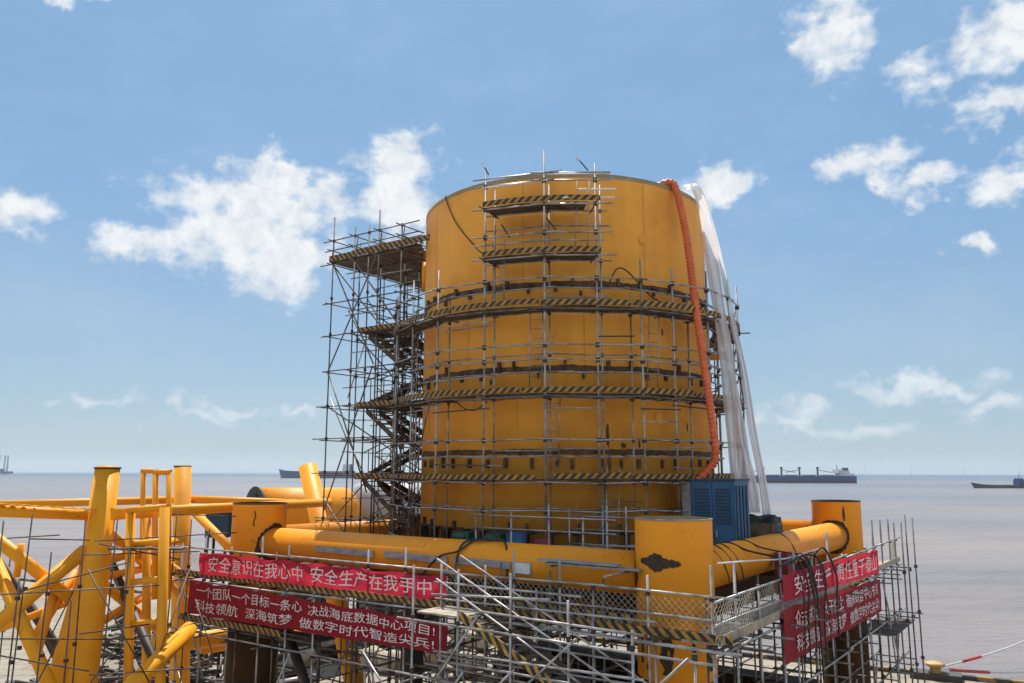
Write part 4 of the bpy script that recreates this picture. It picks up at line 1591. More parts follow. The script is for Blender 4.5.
for (s, lab) in ((1.9, 'black cable slung over the seaward tube nearest the front column'), (2.5, 'black cable slung over the seaward tube, second from the front column'), (3.0, 'black cable slung over the seaward tube just before the hanging bundle'),
                 (8.3, 'black cable slung over the seaward tube just past the hanging bundle')):
    hose('power_cable', lab, [PR(s - .5, -.9, -3.3), PR(s - .35, -.62, ZT), PR(s - .15, -.3, ZT + TR - .02), PR(s, .2, ZT + TR), PR(s + .1, .62, ZT), PR(s + .12, .75, -3.65)], .018, M['black'], cat='cable')
hose('power_cable', 'black cable looped on the front left tube by the grey boards', [PL(10.1, .66, -3.6), PL(10.1, .68, ZT), PL(10.2, .4, ZT + TR - .02), PL(10.9, .1, ZT + TR + .04), PL(11.6, .3, ZT + TR), PL(11.9, .65, ZT - .3)], .035, M['black'], cat='cable')
hose('power_cable', 'black rope tied round the front left tube, slanting across the grey boards', [PL(8.7, .64, -3.1), PL(9.4, .66, -2.5), PL(10.1, .62, -2.3), PL(10.4, .3, ZT + TR), PL(10.9, .2, ZT + TR + .05)], .03, M['black'], cat='rope')
hose('conduit', 'white plastic conduit sagging above the seaward tube', [PR(-.9, 1.5, -2.1), PR(1.2, 1.7, -2.2), PR(3.2, 1.9, -2.3), PR(5.6, 2.0, -2.25), PR(6.6, 2.06, -2.3)], .022, M['white_paint'], cat='conduit')

# machines and bottles at the tank foot
def drum_machine(a, b, m, label, w=.9):
    p = LC + E1 * a + E2 * b + zz(-3.39)
    t = thing('air_compressor', label, 'compressor', p)
    mb = MB()
    mb.tube(p + E1 * (-w / 2) + UP * .62, p + E1 * (w / 2) + UP * .62, .42, 18)
    mb.build('receiver', m, t)
    mb = MB()
    mb.tube(p - E1 * w * .33 + UP * 1.25, p + E1 * w * .2 + UP * 1.25, .2, 14)
    mb.cbox(p + E1 * w * .33 + UP * 1.2, .16, .4, .5, E1, E2)
    mb.build('motor', m, t)
    for sx in (-.3, .3):
        mb = MB()
        mb.cbox(p + E1 * sx + UP * .14, .12, .6, .28, E1, E2)
        mb.build('foot', M['black_steel'], t)


drum_machine(8.2, 2.0, M['green'], 'green air compressor at the tank foot, nearest the stair tower')
drum_machine(9.5, 2.0, M['green'], 'green air compressor at the tank foot, beside the blue drum')


def drum(p, m, label, r=.3, h=.95, grp=None):
    t = thing('oil_drum', label, 'drum', p, grp)
    mb = MB()
    mb.lathe([(0.01, p.z), (r, p.z), (r, p.z + h * .33), (r + .015, p.z + h * .35), (r, p.z + h * .37), (r, p.z + h * .66), (r + .015, p.z + h * .68), (r, p.z + h * .7), (r, p.z + h), (r - .02, p.z + h), (r - .02, p.z + h - .03), (.01, p.z + h - .03)], (p.x, p.y), 24)
    mb.build('barrel', m, t)
    mb = MB()
    mb.tube(p + Vector((.1, 0, h - .04)), p + Vector((.1, 0, h + .01)), .04, 10)
    mb.build('bung', M['black_steel'], t)


drum(LC + E1 * 10.45 + E2 * 1.9 + zz(-3.39), M['blue'], 'blue drum on the deck at the tank foot, beside the green compressors', .33, 1.5)
M['dullred'] = mat('dull_red_paint', (0.22, 0.03, 0.03), (0.13, 0.02, 0.02), 3, rough=.5)
drum(LC + E1 * 11.3 + E2 * 2.1 + zz(-3.39), M['dullred'], 'dull red drum on the deck at the tank foot, right of the blue one', .3, 1.35)
fl = PR(6.1, .9, -3.67)
t = thing('fire_box', 'small red fire equipment box on the seaward walkway behind the upper banner', 'box', fl)
mb = MB()
mb.cbox(fl + UP * .6, .5, .4, 1.2, E2, E1)
mb.build('box_body', M['dullred'], t)
mb = MB()
mb.cbox(fl + UP * 1.23, .56, .46, .05, E2, E1)
mb.build('lid', M['rope_red'], t)

# ------------------------------------------------------------------ horizontal vessels on the quay behind
def vessel(name, label, a, b, r, m, cat, flange=True):
    a, b = Vector(a), Vector(b)
    t = thing(name, label, cat, ((a.x + b.x) / 2, (a.y + b.y) / 2, 0))
    d = (b - a).normalized()
    mb = MB()
    mb.tube(a, b, r, 56)
    pts, rr = [], []
    for i in range(9):
        q = i / 8 * math.pi / 2
        pts.append(b + d * (math.sin(q) * r * .55))
        rr.append(max(.01, math.cos(q) * r))
    mb.poly(pts, rr, 56, cap=False)
    mb.build('shell', m, t)
    side = Vector((-d.y, d.x, 0))
    if flange:
     mb = MB()
     mb.poly([a - d * .02, a - d * .12], [r * 1.05, r * 1.05], 56)
     mb.poly([a - d * .121, a - d * .2], [r * .8, r * .5], 40)
     mb.build('end_flange', M['dark_iron'], t)
    else:
     mb = MB()
     mb.poly([2 * a - q + d * 0 for q in [a + d * (math.sin(i / 8 * math.pi / 2) * r * .55) for i in range(9)]], rr, 56, cap=False)
     mb.build('end_dome', m, t)
    L = (b - a).length
    for f in (.15, .5, .85):
        c = a + d * (L * f)
        mb = MB()
        zt = a.z - r * .55
        mb.cbox(Vector((c.x, c.y, zt / 2)), .6, r * 1.8, zt, d, side)
        mb.build('cradle', M['black_steel'], t)
    return t


va, vb = at(256, 515, 46.5), at(343, 513, 50.0)
vessel('pressure_vessel', 'horizontal yellow pressure vessel lying on cradles behind the left column', va, vb, 1.5, M['yellow'], 'vessel')
va, vb = at(362, 510, 52.5), at(440, 510, 55.5)
vessel('pressure_vessel', 'horizontal pale grey pressure vessel lying behind the stair tower', va, vb, 1.75, M['grey_tank'], 'vessel', False)
w0 = at(221, 526, 44)
wn = thing('winch_house', 'dark boxy winch housing on a frame, seen left of the left column', 'machine', (w0.x, w0.y, 0))
mb = MB()
mb.cbox(w0 + UP * .05, 1.2, 1.2, 1.3)
mb.build('housing', M['blue_dark'], wn)
mb = MB()
mb.cbox(w0 + UP * .74, 1.45, 1.4, .1)
mb.build('roof', M['dark_iron'], wn)
for sx in (-.5, .5):
    for sy in (-.5, .5):
        one_tube('leg', Vector((w0.x + sx, w0.y + sy, 0)), Vector((w0.x + sx, w0.y + sy, w0.z - .6)), .08, M['dark_iron'], wn)

# ------------------------------------------------------------------ yellow jacket frame at the left
j0 = at(85, 640, 25)
jk = thing('offshore_jacket', 'yellow lattice jacket of leaning tubular legs and braces standing left of the base', 'jacket', (j0.x, j0.y, 0))


def jtube(name, pts, r, m='jacket', n=20):
    mb = MB()
    mb.poly(pts, r, n)
    return mb.build(name, M[m], jk)


def ground_of(p, q):
    """carry the line from p through q down to the quay"""
    p, q = Vector(p), Vector(q)
    d = q - p
    return p + d * (p.z / -d.z)


l1t, l1b = at(108, 469, 26.0), at(80, 683, 24.6)
g = ground_of(l1t, l1b)
jtube('leg', [l1t, l1t.lerp(g, .33), g], [.37, .44, .60], n=32)
lt, lb = at(95, 528, 25.7), at(58, 690, 24.2)
jtube('gusset_tube', [lt, lb], [.14, .34])
l2t, l2b = at(183, 467, 37), at(181, 640, 36.5)
jtube('leg', [l2t, ground_of(l2t, l2b)], [.37, .42], n=28)
l3t, l3b = at(308, 467, 39.5), at(319, 517, 38.8)
jtube('leg', [l3t, ground_of(l3t, l3b)], [.44, .46], n=28)
for c, r in ((l2t, .37), (l1t, .39)):
    mb = MB()
    mb.tube(c - UP * .02, c + UP * .03, r + .015, 28)
    mb.build('leg_cap', M['burn'], jk)
jtube('top_beam', [at(-30, 511, 23.0), at(105, 516.5, 25.9)], .17)
jtube('top_beam', [at(112, 515, 25.5), at(262, 506.5, 35.0), at(330, 503, 39)], .19)
jtube('top_beam', [at(-40, 507, 32), at(178, 500.5, 37)], .16)
jtube('top_beam', [at(188, 500, 37.2), at(318, 504, 39.2)], .17)
# notched walkway plate on the near beam
mb = MB()
for k in range(11):
    p = at(-20 + k * 11, 509.5 + k * .62, 23.1 + k * .2)
    mb.cbox(p + UP * .16, .20, .3, .03)
mb.build('walkway_plate', M['jacket'], jk)
# braces
for pts, r in (([at(-20, 527, 24), at(72, 600, 25)], .22), ([at(-20, 640, 23.2), at(86, 551, 25.2)], .25), ([at(-6, 560, 24.5), at(52, 690, 23.2)], .23),
               ([at(78, 572, 25.5), at(34, 640, 24.6)], .16), ([at(22, 545, 24.4), at(17, 578, 24.4)], .12), ([at(-5, 632, 25.5), at(76, 600, 26.0)], .14),
               ([at(56, 588, 25), at(34, 665, 24.5)], .17), ([at(38, 636, 24.6), at(52, 600, 25.2)], .13),
               ([at(190, 508, 36.8), at(236, 554, 33)], .22), ([at(120, 700, 22.3), at(190, 630, 27)], .30), ([at(92, 575, 26.6), at(170, 640, 33)], .2),
               ([at(96, 522, 26.4), at(186, 600, 36)], .2), ([at(160, 560, 30), at(250, 628, 34)], .22), ([at(95, 580, 26.6), at(180, 562, 36)], .16),
               ([at(200, 652, 35), at(330, 628, 40)], .2), ([at(92, 566, 26.6), at(180, 540, 36)], .18), ([at(90, 630, 26.4), at(176, 578, 34)], .17)):
    jtube('brace', pts, r * .82)
# boat landing: two tall hoops with posts
for (xa, xb, yt, yb, Y) in ((143.5, 155.5, 472, 560, 30), (156, 169.5, 473, 600, 27)):
    a, b = at(xa, yt, Y), at(xb, yt, Y)
    jtube('landing_hoop', [at(xa - 1, yb, Y), a], .09)
    jtube('landing_hoop', [at(xb - 1, yb, Y), b], .09)
    jtube('landing_hoop', [a - (b - a) * .15, b + (b - a) * .15], .09)
for (x0, y0, x1, y1, Y, r) in ((131, 512, 129, 690, 25.5, .14), (165, 508, 161, 690, 25.2, .15), (147, 512, 147, 600, 30, .15)):
    p, q = at(x0, y0, Y), at(x1, y1, Y)
    jtube('landing_post', [p, ground_of(p, q)], r)
for (y, xa, xb) in ((583, 133, 162), (625, 133, 161), (511, 128, 168), (545, 133, 165)):
    jtube('landing_rung', [at(xa, y, 25.4), at(xb, y - 3, 25.2)], .1)

JPIPE = .021
js = thing('jacket_scaffold', 'thin dark scaffold tubes and boards threaded through the yellow jacket frame', 'scaffold', (j0.x, j0.y, 0))
rnd = random.Random(14)
for (x, yt, Y) in ((33, 515, 23.5), (4, 522, 24), (12, 548, 26), (86, 520, 24), (52, 553, 22.6), (118, 520, 24.2), (72, 600, 22), (130, 548, 23), (178, 510, 27), (192, 520, 29), (20, 580, 21.8), (108, 560, 27),
                   (165, 560, 31), (210, 530, 31)):
    p = at(x, yt, Y)
    mb = MB()
    mb.tube(Vector((p.x + rnd.uniform(-.3, .1), p.y, 0)), p, JPIPE, 6)
    for z in (2, 3.8, 5.6, 7.2):
        if z < p.z:
            mb.cbox(Vector((p.x, p.y, z)), .09, .09, .1, mi=1)
    mb.build('pole', [M['tube_dark'], M['coupler']], js)
for (x0, y0, Y0, x1, y1, Y1, m) in ((-20, 597, 22, 160, 586, 24, 'steel'), (-10, 640, 22, 140, 640, 24, 'steel_dark'), (80, 556, 23.7, 200, 552, 28, 'steel'), (95, 542, 24, 240, 533, 30, 'steel'),
                                    (20, 593, 22.4, 130, 563, 24, 'steel_dark'), (100, 545, 24, 180, 560, 27, 'steel_dark'), (-10, 655, 22, 90, 672, 22, 'steel_dark'), (80, 635, 22, 150, 625, 24, 'steel_dark'),
                                    (110, 640, 25, 200, 632, 28, 'steel_dark'), (90, 676, 22, 210, 668, 25, 'steel'), (0, 540, 25, 60, 536, 25, 'steel_dark'), (170, 515, 28, 240, 517, 30, 'steel_dark'), (30, 540, 24, 90, 541, 24, 'steel_dark')):
    one_tube('ledger', at(x0, y0, Y0), at(x1, y1, Y1), JPIPE, M['steel_dark'] if m == 'steel' else M['tube_dark'], js, 6)
for (x0, y0, Y0, x1, y1, Y1) in ((88, 570, 22.5, 150, 683, 22.5), (75, 590, 24.5, 50, 640, 24.5), (190, 570, 27, 150, 683, 24), (60, 640, 22, 30, 700, 22), (122, 640, 23, 80, 700, 23), (196, 600, 27, 215, 660, 26)):
    one_tube('brace', at(x0, y0, Y0), at(x1, y1, Y1), JPIPE * .9, M['tube_dark'], js, 6)
mb = MB()
for k in range(4):
    p = at(112, 549 + k * .4, 25 - k * .25)
    mb.obox(p, at(185, 549 + k * .4, 27 - k * .25) - p, Vector((0, -.22, 0)), UP * .05)
mb.build('deck_boards', M['board'], js)

# black raking props
for i, (x0, y0, x1, y1, Y0, Y1, lab) in enumerate(((-6, 552, 38, 619, 25.8, 26.5, 'black steel prop slanting through the far left of the yellow jacket'),
                                                  (43, 628, 60, 662, 27, 27.6, 'short black steel prop behind the foot of the leaning yellow leg'),
                                                  (108, 556, 172, 700, 29, 27, 'long dark brown prop slanting behind the boat landing posts'),
                                                  (287, 630, 312, 700, 27.5, 25.5, 'black prop leaning beneath the lower left banner'))):
    p, q = at(x0, y0, Y0), at(x1, y1, Y1)
    g = ground_of(p, q)
    mb = MB()
    mb.tube(p, g, .15 if i != 3 else .16, 14)
    o = tag(mb.build('raking_prop', M['black_steel']), lab, 'prop', 'dark raking props')
p = at(413, 640, 27)
pile = thing('support_post', 'black square support post standing below the right end of the lower left banner', 'post', (p.x, p.y, 0))
mb = MB()
mb.cbox(Vector((p.x, p.y, (H - 3.5) / 2)), .52, .52, H - 3.5, E1, E2)
mb.build('shaft', M['black_steel'], pile)
mb = MB()
mb.cbox(Vector((p.x, p.y, .05)), 1.0, 1.0, .1, E1, E2)
mb.build('foot_plate', M['dark_iron'], pile)
p = at(347, 668, 27.5)
ys_ = thing('yellow_sleeve', 'short upright yellow steel sleeve standing on the quay under the lower left banner', 'pipe', (p.x, p.y, 0))
mb = MB()
mb.lathe([(.98, 0), (1.0, 3.4), (.9, 3.4), (.9, 2.6)], (p.x, p.y), 40)
mb.build('sleeve_wall', M['jacket'], ys_)
mb = MB()
mb.lathe([(1.03, .9), (1.06, .95), (1.06, 1.1), (1.03, 1.15)], (p.x, p.y), 40)
mb.build('stiffener_ring', M['jacket'], ys_)
hp = thing('ground_pipe', 'yellow steel pipe lying on sleepers under the left end of the banners', 'pipe', (at(215, 655, 31).x, 31, 0))
mb = MB()
mb.tube(at(150, 648, 33) * 1.0, at(262, 632, 36), .34, 24)
mb.build('pipe_wall', M['jacket'], hp)

# ------------------------------------------------------------------ clutter on the quay under and round the platform
rnd = random.Random(77)


def blob(name, c, rx, ry, rz, m, seed):
    rs = random.Random(seed)
    mb = MB()
    n, k = 14, 8
    ph = [rs.uniform(0, 6) for _ in range(5)]
    for j in range(k + 1):
        for i in range(n):
            t, f = 2 * math.pi * i / n, math.pi * j / k
            q = 1 + .13 * math.sin(3 * t + ph[0]) * math.sin(f) + .1 * math.sin(2 * t + 4 * f + ph[1])
            mb.v.append(Vector((c[0] + rx * q * math.cos(t) * math.sin(f) ** .7 if f not in (0, math.pi) else c[0], c[1] + ry * q * math.sin(t) * math.sin(f) ** .7 if j not in (0, k) else c[1],
                                max(0.0, c[2] + rz * q * math.cos(f)))))
    for j in range(k):
        for i in range(n):
            a, b = j * n + i, j * n + (i + 1) % n
            mb.face((a, a + n, b + n, b), 0, True)
    return mb.build(name, m)


SACK_SPOTS = [(203, 632, 37), (214, 638, 36), (226, 634, 35.5), (196, 650, 35), (330, 655, 34), (345, 640, 38), (440, 655, 35), (430, 667, 33), (455, 645, 38), (478, 650, 36), (486, 632, 40), (545, 628, 41),
              (372, 668, 31), (392, 672, 31), (300, 668, 31), (508, 668, 31), (528, 655, 34), (470, 672, 30)]
for i, (x, y, Y) in enumerate(SACK_SPOTS):
    p = gnd(x, y)
    o = blob('bulk_bag', (p.x, p.y, .5), .85, .75, .55, M['sack'], i)
    tag(o, 'pale bulk bag slumped on the quay among the scaffold feet', 'bag', 'pale bulk bags under the platform')
for i in range(22):
    a, b = rnd.uniform(-2, 15), rnd.uniform(.3, 15)
    p = LC + E1 * a + E2 * b
    t = rnd.uniform(0, 3.1)
    d = Vector((math.cos(t), math.sin(t), 0))
    s = Vector((-d.y, d.x, 0))
    mb = MB()
    L = rnd.uniform(1.6, 3.4)
    mb.cbox(Vector((p.x, p.y, .13 + .0)), L, .28, .26, d, s)
    mb.cbox(Vector((p.x, p.y, .275)), .05, .30, .03, d, s, mi=1)
    tag(mb.build('timber_sleeper', [M['timber'], M['dark_iron']]), 'old brown timber sleeper lying on the quay beneath the platform', 'sleeper', 'timber sleepers beneath the platform')
for i in range(12):
    x, y = rnd.uniform(100, 330), rnd.uniform(640, 690)
    p = gnd(x, y)
    t = rnd.uniform(-.5, .9)
    d = Vector((math.cos(t), math.sin(t), 0))
    mb = MB()
    L = rnd.uniform(1.5, 3.5)
    mb.tube(Vector((p.x, p.y, .16)) - d * L / 2, Vector((p.x, p.y, .16)) + d * L / 2, rnd.uniform(.1, .16), 12)
    tag(mb.build('steel_pipe', M['black_steel'] if i % 3 else M['steel']), 'loose steel pipe lying on the concrete by the jacket foot', 'pipe', 'loose pipes by the jacket foot')
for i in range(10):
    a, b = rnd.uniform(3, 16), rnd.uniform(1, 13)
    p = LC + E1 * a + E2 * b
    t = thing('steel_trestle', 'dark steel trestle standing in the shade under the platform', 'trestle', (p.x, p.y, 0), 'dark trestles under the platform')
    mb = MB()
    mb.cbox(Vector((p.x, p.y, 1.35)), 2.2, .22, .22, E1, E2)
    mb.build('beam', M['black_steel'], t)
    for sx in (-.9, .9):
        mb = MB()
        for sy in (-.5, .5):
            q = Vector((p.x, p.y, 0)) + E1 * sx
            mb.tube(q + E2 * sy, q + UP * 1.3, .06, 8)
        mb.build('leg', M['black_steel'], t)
for i, (x, y, Y, m, lab) in enumerate(((545, 645, 34, 'green', 'green oil drum standing under the platform behind the striped stair'), (700, 660, 31, 'blue', 'blue oil drum under the platform right of the front column'),
                                       (735, 655, 33, 'dullred', 'dull red oil drum under the platform right of the front column'), (120, 625, 46, 'dark_iron', 'dark oil drum beyond the boat landing on the open quay'))):
    p = gnd(x, y)
    drum(Vector((p.x, p.y, 0)), M[m], lab)
# scrap heaps
for k, (x, y) in enumerate(((128, 655), (150, 668), (172, 662), (196, 672), (214, 655), (150, 690), (185, 690), (320, 660), (385, 655), (440, 662), (205, 640), (118, 640), (100, 690), (60, 690))):
    c = gnd(x, y)
    mb = MB()
    for i in range(34):
        p = Vector((c.x + rnd.gauss(0, 1.1), c.y + rnd.gauss(0, 1.1), abs(rnd.gauss(0, .5)) + .05))
        t, f = rnd.uniform(0, 3.1), rnd.uniform(-.3, .3)
        d = Vector((math.cos(t) * math.cos(f), math.sin(t) * math.cos(f), math.sin(f)))
        s = d.cross(UP).normalized()
        mb.cbox(p, rnd.uniform(.5, 2.0), rnd.uniform(.06, .3), rnd.uniform(.05, .2), d, s, s.cross(d), mi=i % 3)
    tag(mb.build('scrap_heap', [M['black_steel'], M['timber'], M['dark_iron']]), kind='stuff')
# load-out skid beams on the quay under the platform
for (b, a0, a1, hh, lab) in ((4.5, 4.5, 16.0, 1.7, 'long rusty skid beam on the quay under the platform, the one nearest the striped stair'),
                             (9.0, 5.0, 16.2, 2.3, 'long rusty skid beam on the quay under the platform, midway back'),
                             (13.5, 3.5, 16.4, 2.6, 'long rusty skid beam on the quay under the platform, furthest towards the water')):
    o0 = LC + E1 * a0 + E2 * b
    t = thing('skid_beam', lab, 'beam', o0)
    t['kind'] = 'thing'
    for z_ in (0.0, hh - .08):
        mb = MB()
        mb.obox(o0 - E2 * .55 + UP * z_, E1 * (a1 - a0), E2 * 1.1, UP * .08)
        mb.build('flange', M['rust'], t)
    mb = MB()
    mb.obox(o0 - E2 * .04 + UP * .08, E1 * (a1 - a0), E2 * .08, UP * (hh - .16))
    mb.build('web', M['rust'], t)
    for k in range(7):
        mb = MB()
        mb.obox(o0 + E1 * (.6 + k * (a1 - a0 - 1.2) / 6) - E2 * .5 + UP * .08, E1 * .05, E2 * .455, UP * (hh - .16))
        mb.build('stiffener', M['black_steel'], t)
# low dark heaps of steel and timber that fill the space under the platform
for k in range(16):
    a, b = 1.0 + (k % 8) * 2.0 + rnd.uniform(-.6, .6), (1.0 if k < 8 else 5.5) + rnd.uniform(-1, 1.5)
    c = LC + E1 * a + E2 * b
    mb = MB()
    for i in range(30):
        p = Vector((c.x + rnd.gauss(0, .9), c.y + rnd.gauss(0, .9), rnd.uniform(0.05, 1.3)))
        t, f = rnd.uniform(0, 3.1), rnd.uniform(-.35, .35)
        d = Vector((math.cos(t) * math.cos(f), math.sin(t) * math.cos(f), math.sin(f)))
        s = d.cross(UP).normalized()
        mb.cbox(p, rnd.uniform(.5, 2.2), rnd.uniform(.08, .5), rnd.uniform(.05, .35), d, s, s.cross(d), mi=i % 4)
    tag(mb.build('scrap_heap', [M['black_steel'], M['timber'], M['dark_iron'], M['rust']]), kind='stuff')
# rubble strewn over the ground below the platform
mb = MB()
for i in range(1600):
    p = LC + E1 * rnd.uniform(-5, 20) + E2 * rnd.uniform(-3, 17)
    s = rnd.uniform(.05, .22)
    o = len(mb.v)
    for q in ((1, 0, 0), (-.5, .9, 0), (-.5, -.9, 0), (.1, 0, .8)):
        mb.v.append(Vector((p.x + s * q[0] * rnd.uniform(.6, 1.4), p.y + s * q[1] * rnd.uniform(.6, 1.4), s * q[2])))
    for f in ((0, 1, 3), (1, 2, 3), (2, 0, 3)):
        mb.face([o + x for x in f])
tag(mb.build('rubble', M['rubble']), kind='stuff')

# ------------------------------------------------------------------ bollard and mooring ropes
bp = Q0 + QD * ((Vector((22.2, 43.9, 0)) - Q0).dot(QD)) + QN * 1.1
bp.z = 0
bo = thing('mooring_bollard', 'yellow mooring bollard on the quay edge at the lower right', 'bollard', bp)
mb = MB()
mb.lathe([(.5, 0), (.5, .08), (.27, .12), (.25, .55), (.48, .66), (.50, .76), (.3, .82), (.01, .83)], (bp.x, bp.y), 28)
mb.build('post', M['bollard'], bo)
mb = MB()
mb.cbox(bp + UP * .16, 2.4, 1.0, .32, QD, QN)
mb.build('plinth', M['kerb'], bo)
for (ex, ey, EY, lab, f0, f1) in ((1100, 585, 75, 'upper white mooring rope with a red sleeve rising from the bollard', .10, .19), (1120, 640, 70, 'lower white mooring rope with a red sleeve leaving the bollard to the right', .06, .2)):
    e = at(ex, ey, EY)
    s0 = bp + UP * .5
    P = []
    for k in range(41):
        t = k / 40
        P.append(s0.lerp(e, t) - UP * (1.1 * math.sin(math.pi * t)))
    rt = thing('mooring_rope', lab, 'rope', s0)
    mb = MB()
    mb.poly(P, .045, 8)
    mb.build('strand', M['rope'], rt)
    mb = MB()
    i0, i1 = int(f0 * 40), int(f1 * 40)
    mb.poly(P[i0:i1 + 1], .085, 8)
    mb.build('chafe_sleeve', M['rope_red'], rt)


# ------------------------------------------------------------------ ships, rig and turbines
def hull(root, c, ax, L, W, zt, zbow, m_top, m_bot, split):
    """lofted hull: ax points from stern to bow, c is the middle at the waterline"""
    ay = Vector((-ax.y, ax.x, 0))
    st = [(-.5, .72, .0), (-.47, .95, 0), (-.3, 1, 0), (.3, 1, 0), (.42, .72, .3), (.47, .4, .7), (.5, .04, 1)]
    mbt, mbb = MB(), MB()
    for mbx, lv in ((mbt, (split, None)), (mbb, (-2.0, split))):
        for (u, w, bw) in st:
            top = zt + (zbow - zt) * bw
            z0, z1 = lv[0], top if lv[1] is None else lv[1]
            flare = 1.0 if lv[1] is None else .9
            rake = (L * .02) * bw if lv[1] is None else -L * .01 * bw
            for sgn in (-1, 1):
                mbx.v.append(c + ax * (u * L - (L * .012) * bw) + ay * (sgn * W / 2 * w * (.92 if bw else 1)) + UP * z0)
                mbx.v.append(c + ax * (u * L + rake) + ay * (sgn * W / 2 * w * flare) + UP * z1)
        for i in range(len(st) - 1):
            a = i * 4
            mbx.face((a, a + 4, a + 5, a + 1))
            mbx.face((a + 3, a + 7, a + 6, a + 2))
            mbx.face((a + 1, a + 5, a + 7, a + 3))
        mbx.face((0, 1, 3, 2))
        e = (len(st) - 1) * 4
        mbx.face((e, e + 2, e + 3, e + 1))
    mbt.build('hull', m_top, root)
    mbb.build('bottom_hull', m_bot, root)


def ship_root(px, Y, label, cat, name, grp=None):
    x = (px - 512) / F_PX * Y
    return thing(name, label, cat, (x, Y, SEA), grp), Vector((x, Y, SEA))


# tanker, left
t, c = ship_root(320, 1790, 'long blue tanker on the horizon behind the left column', 'ship', 'tanker_ship')
ax = Vector((-1, .08, 0)).normalized()
ay = Vector((-ax.y, ax.x, 0))
hull(t, c, ax, 168, 28, 15.5, 20, M['hull_blue'], M['hull_blue'], 2)
mb = MB()
mb.cbox(c - ax * 68 + UP * 20, 14, 24, 12, ax, ay)
mb.cbox(c - ax * 67 + UP * 28, 9, 26, 5, ax, ay)
mb.build('superstructure', M['ship_white'], t)
mb = MB()
mb.cbox(c - ax * 77 + UP * 23, 5, 7, 16, ax, ay)
mb.build('funnel', M['hull_blue'], t)
mb = MB()
mb.tube(c - ax * 66 + UP * 30, c - ax * 66 + UP * 42, .8, 6)
mb.build('mast', M['ship_deck'], t)
# bulk carrier, right
t, c = ship_root(792, 1120, 'blue bulk carrier with deck cranes and a dull red waterline, right of the tank', 'ship', 'bulk_carrier')
hull(t, c, ax, 158, 26, 9.8, 11.5, M['hull_blue'], M['hull_red'], 3.2)
mb = MB()
mb.cbox(c - ax * 63 + UP * 13, 13, 22, 8, ax, ay)
mb.cbox(c - ax * 57 + UP * 16, 7, 24, 5, ax, ay)
mb.cbox(c - ax * 70 + UP * 11, 12, 20, 4, ax, ay)
mb.build('superstructure', M['ship_white'], t)
mb = MB()
mb.cbox(c - ax * 67 + UP * 17, 6, 8, 8, ax, ay)
mb.build('funnel', M['hull_blue'], t)
mb = MB()
mb.tube(c - ax * 56 + UP * 18, c - ax * 56 + UP * 25, .5, 6)
mb.build('mast', M['ship_deck'], t)
for k in range(4):
    q = c + ax * (-30 + k * 24.5)
    mb = MB()
    mb.tube(q + UP * 9, q + UP * 20.5, 1.3, 8)
    mb.cbox(q + UP * 20.5, 3.0, 3.2, 3, ax, ay)
    cr_ = mb.build('deck_crane', M['ship_deck'], t)
    mb = MB()
    sgn = 1 if k % 2 else -1
    mb.tube(q + UP * 18 , q + ax * (19 * sgn) + UP * 14.5, .45, 6)
    mb.build('crane_jib', M['ship_deck'], cr_)
for k in range(4):
    mb = MB()
    mb.cbox(c + ax * (-42 + k * 24.5) + UP * 10.2, 15, 16, 1.6, ax, ay)
    mb.build('hatch_cover', M['ship_deck'], t)
# barge, right edge
t, c = ship_root(1005, 767, 'low dark grey barge with a wheelhouse at the right edge of the sea', 'barge', 'barge')
axb = Vector((-1, -.05, 0)).normalized()
ayb = Vector((-axb.y, axb.x, 0))
hull(t, c, axb, 78, 15, 3.0, 5.2, M['hull_grey'], M['hull_grey'], .6)
mb = MB()
mb.cbox(c - axb * 8 + UP * 5, 8, 9, 4.5, axb, ayb)
mb.cbox(c - axb * 6.5 + UP * 8, 4, 8, 2.2, axb, ayb)
mb.build('wheelhouse', M['hull_blue'], t)
mb = MB()
mb.tube(c - axb * 7 + UP * 9, c - axb * 7 + UP * 13, .2, 6)
mb.build('mast', M['ship_deck'], t)
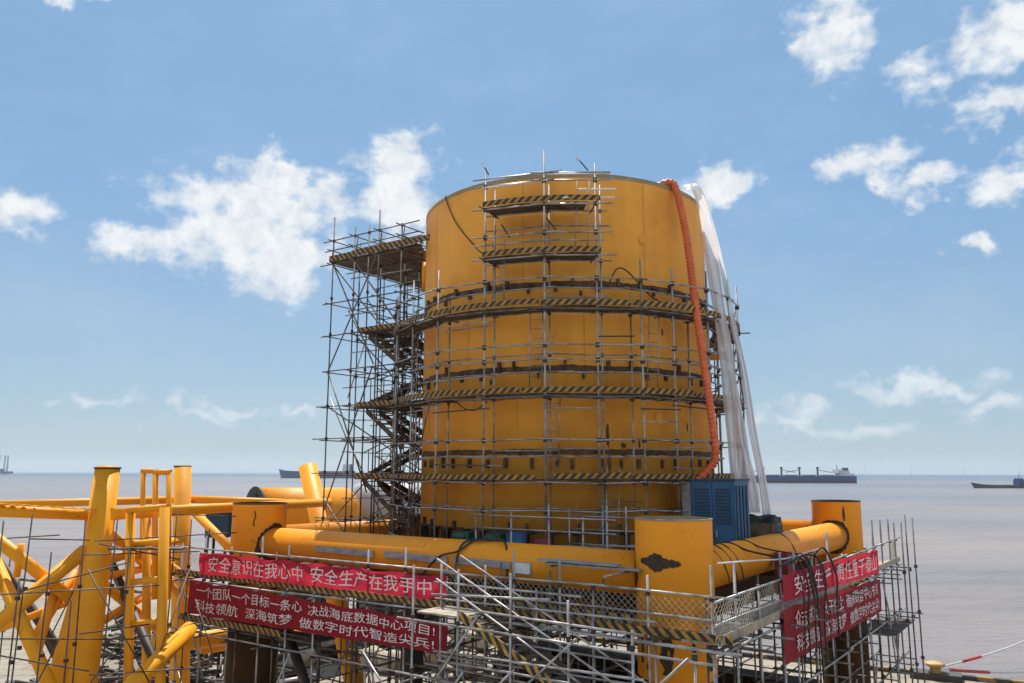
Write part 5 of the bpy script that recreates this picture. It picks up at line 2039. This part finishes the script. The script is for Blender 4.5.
# jack-up rig at the left edge
t, c = ship_root(11, 3070, 'grey jack up rig with three lattice legs on the horizon at far left', 'rig', 'jack_up_rig')
mb = MB()
mb.cbox(c + UP * 9, 46, 40, 9)
mb.cbox(c + Vector((-8, -8, 18)), 20, 16, 10)
mb.build('platform_hull', M['ship_deck'], t)
for (dx, dy) in ((-14, -12), (-9, 14), (15, -6)):
    mb = MB()
    for (ox, oy) in ((-2, -2), (2, -2), (0, 2)):
        mb.tube(c + Vector((dx + ox, dy + oy, -3)), c + Vector((dx + ox, dy + oy, 74)), .8, 5)
    for k in range(16):
        z = -2 + k * 4.7
        mb.tube(c + Vector((dx - 2, dy - 2, z)), c + Vector((dx + 2, dy - 2, z + 4.5)), .5, 4)
        mb.tube(c + Vector((dx + 2, dy - 2, z)), c + Vector((dx, dy + 2, z + 4.5)), .5, 4)
    mb.build('leg', M['hull_grey'], t)
mb = MB()
mb.tube(c + Vector((16, -15, 14)), c + Vector((27, -19, 36)), .9, 6)
mb.build('crane_boom', M['hull_grey'], t)
# wind turbines on the horizon
proto = None
for i, (px, Y) in enumerate(((861, 9300), (906, 8200), (959, 8800), (1013, 7800))):
    x = (px - 512) / F_PX * Y
    if proto is None:
        t = thing('wind_turbine', 'pale wind turbine standing far out on the sea horizon at the right', 'wind turbine', (x, Y, SEA), 'offshore wind turbines on the horizon')
        c = Vector((x, Y, SEA))
        mb = MB()
        mb.tube(c, c + UP * 88, 3.2, 10, r2=2)
        parts = [mb.build('tower', M['ship_white'], t)]
        mb = MB()
        mb.cbox(c + UP * 89.5, 4, 12, 4)
        parts.append(mb.build('nacelle', M['ship_white'], t))
        for k in range(3):
            q = R_(90 + 120 * k + 8)
            mb = MB()
            mb.tube(c + Vector((0, -7, 89.5)), c + Vector((math.cos(q) * 48, -7, 89.5 + math.sin(q) * 48)), 1.9, 6, r2=.4)
            parts.append(mb.build('blade', M['ship_white'], t))
        proto = (t, parts)
    else:
        t = proto[0].copy()
        COL.objects.link(t)
        t.location = (x, Y, SEA)
        for p in proto[1]:
            d = p.copy()
            COL.objects.link(d)
            d.parent = t
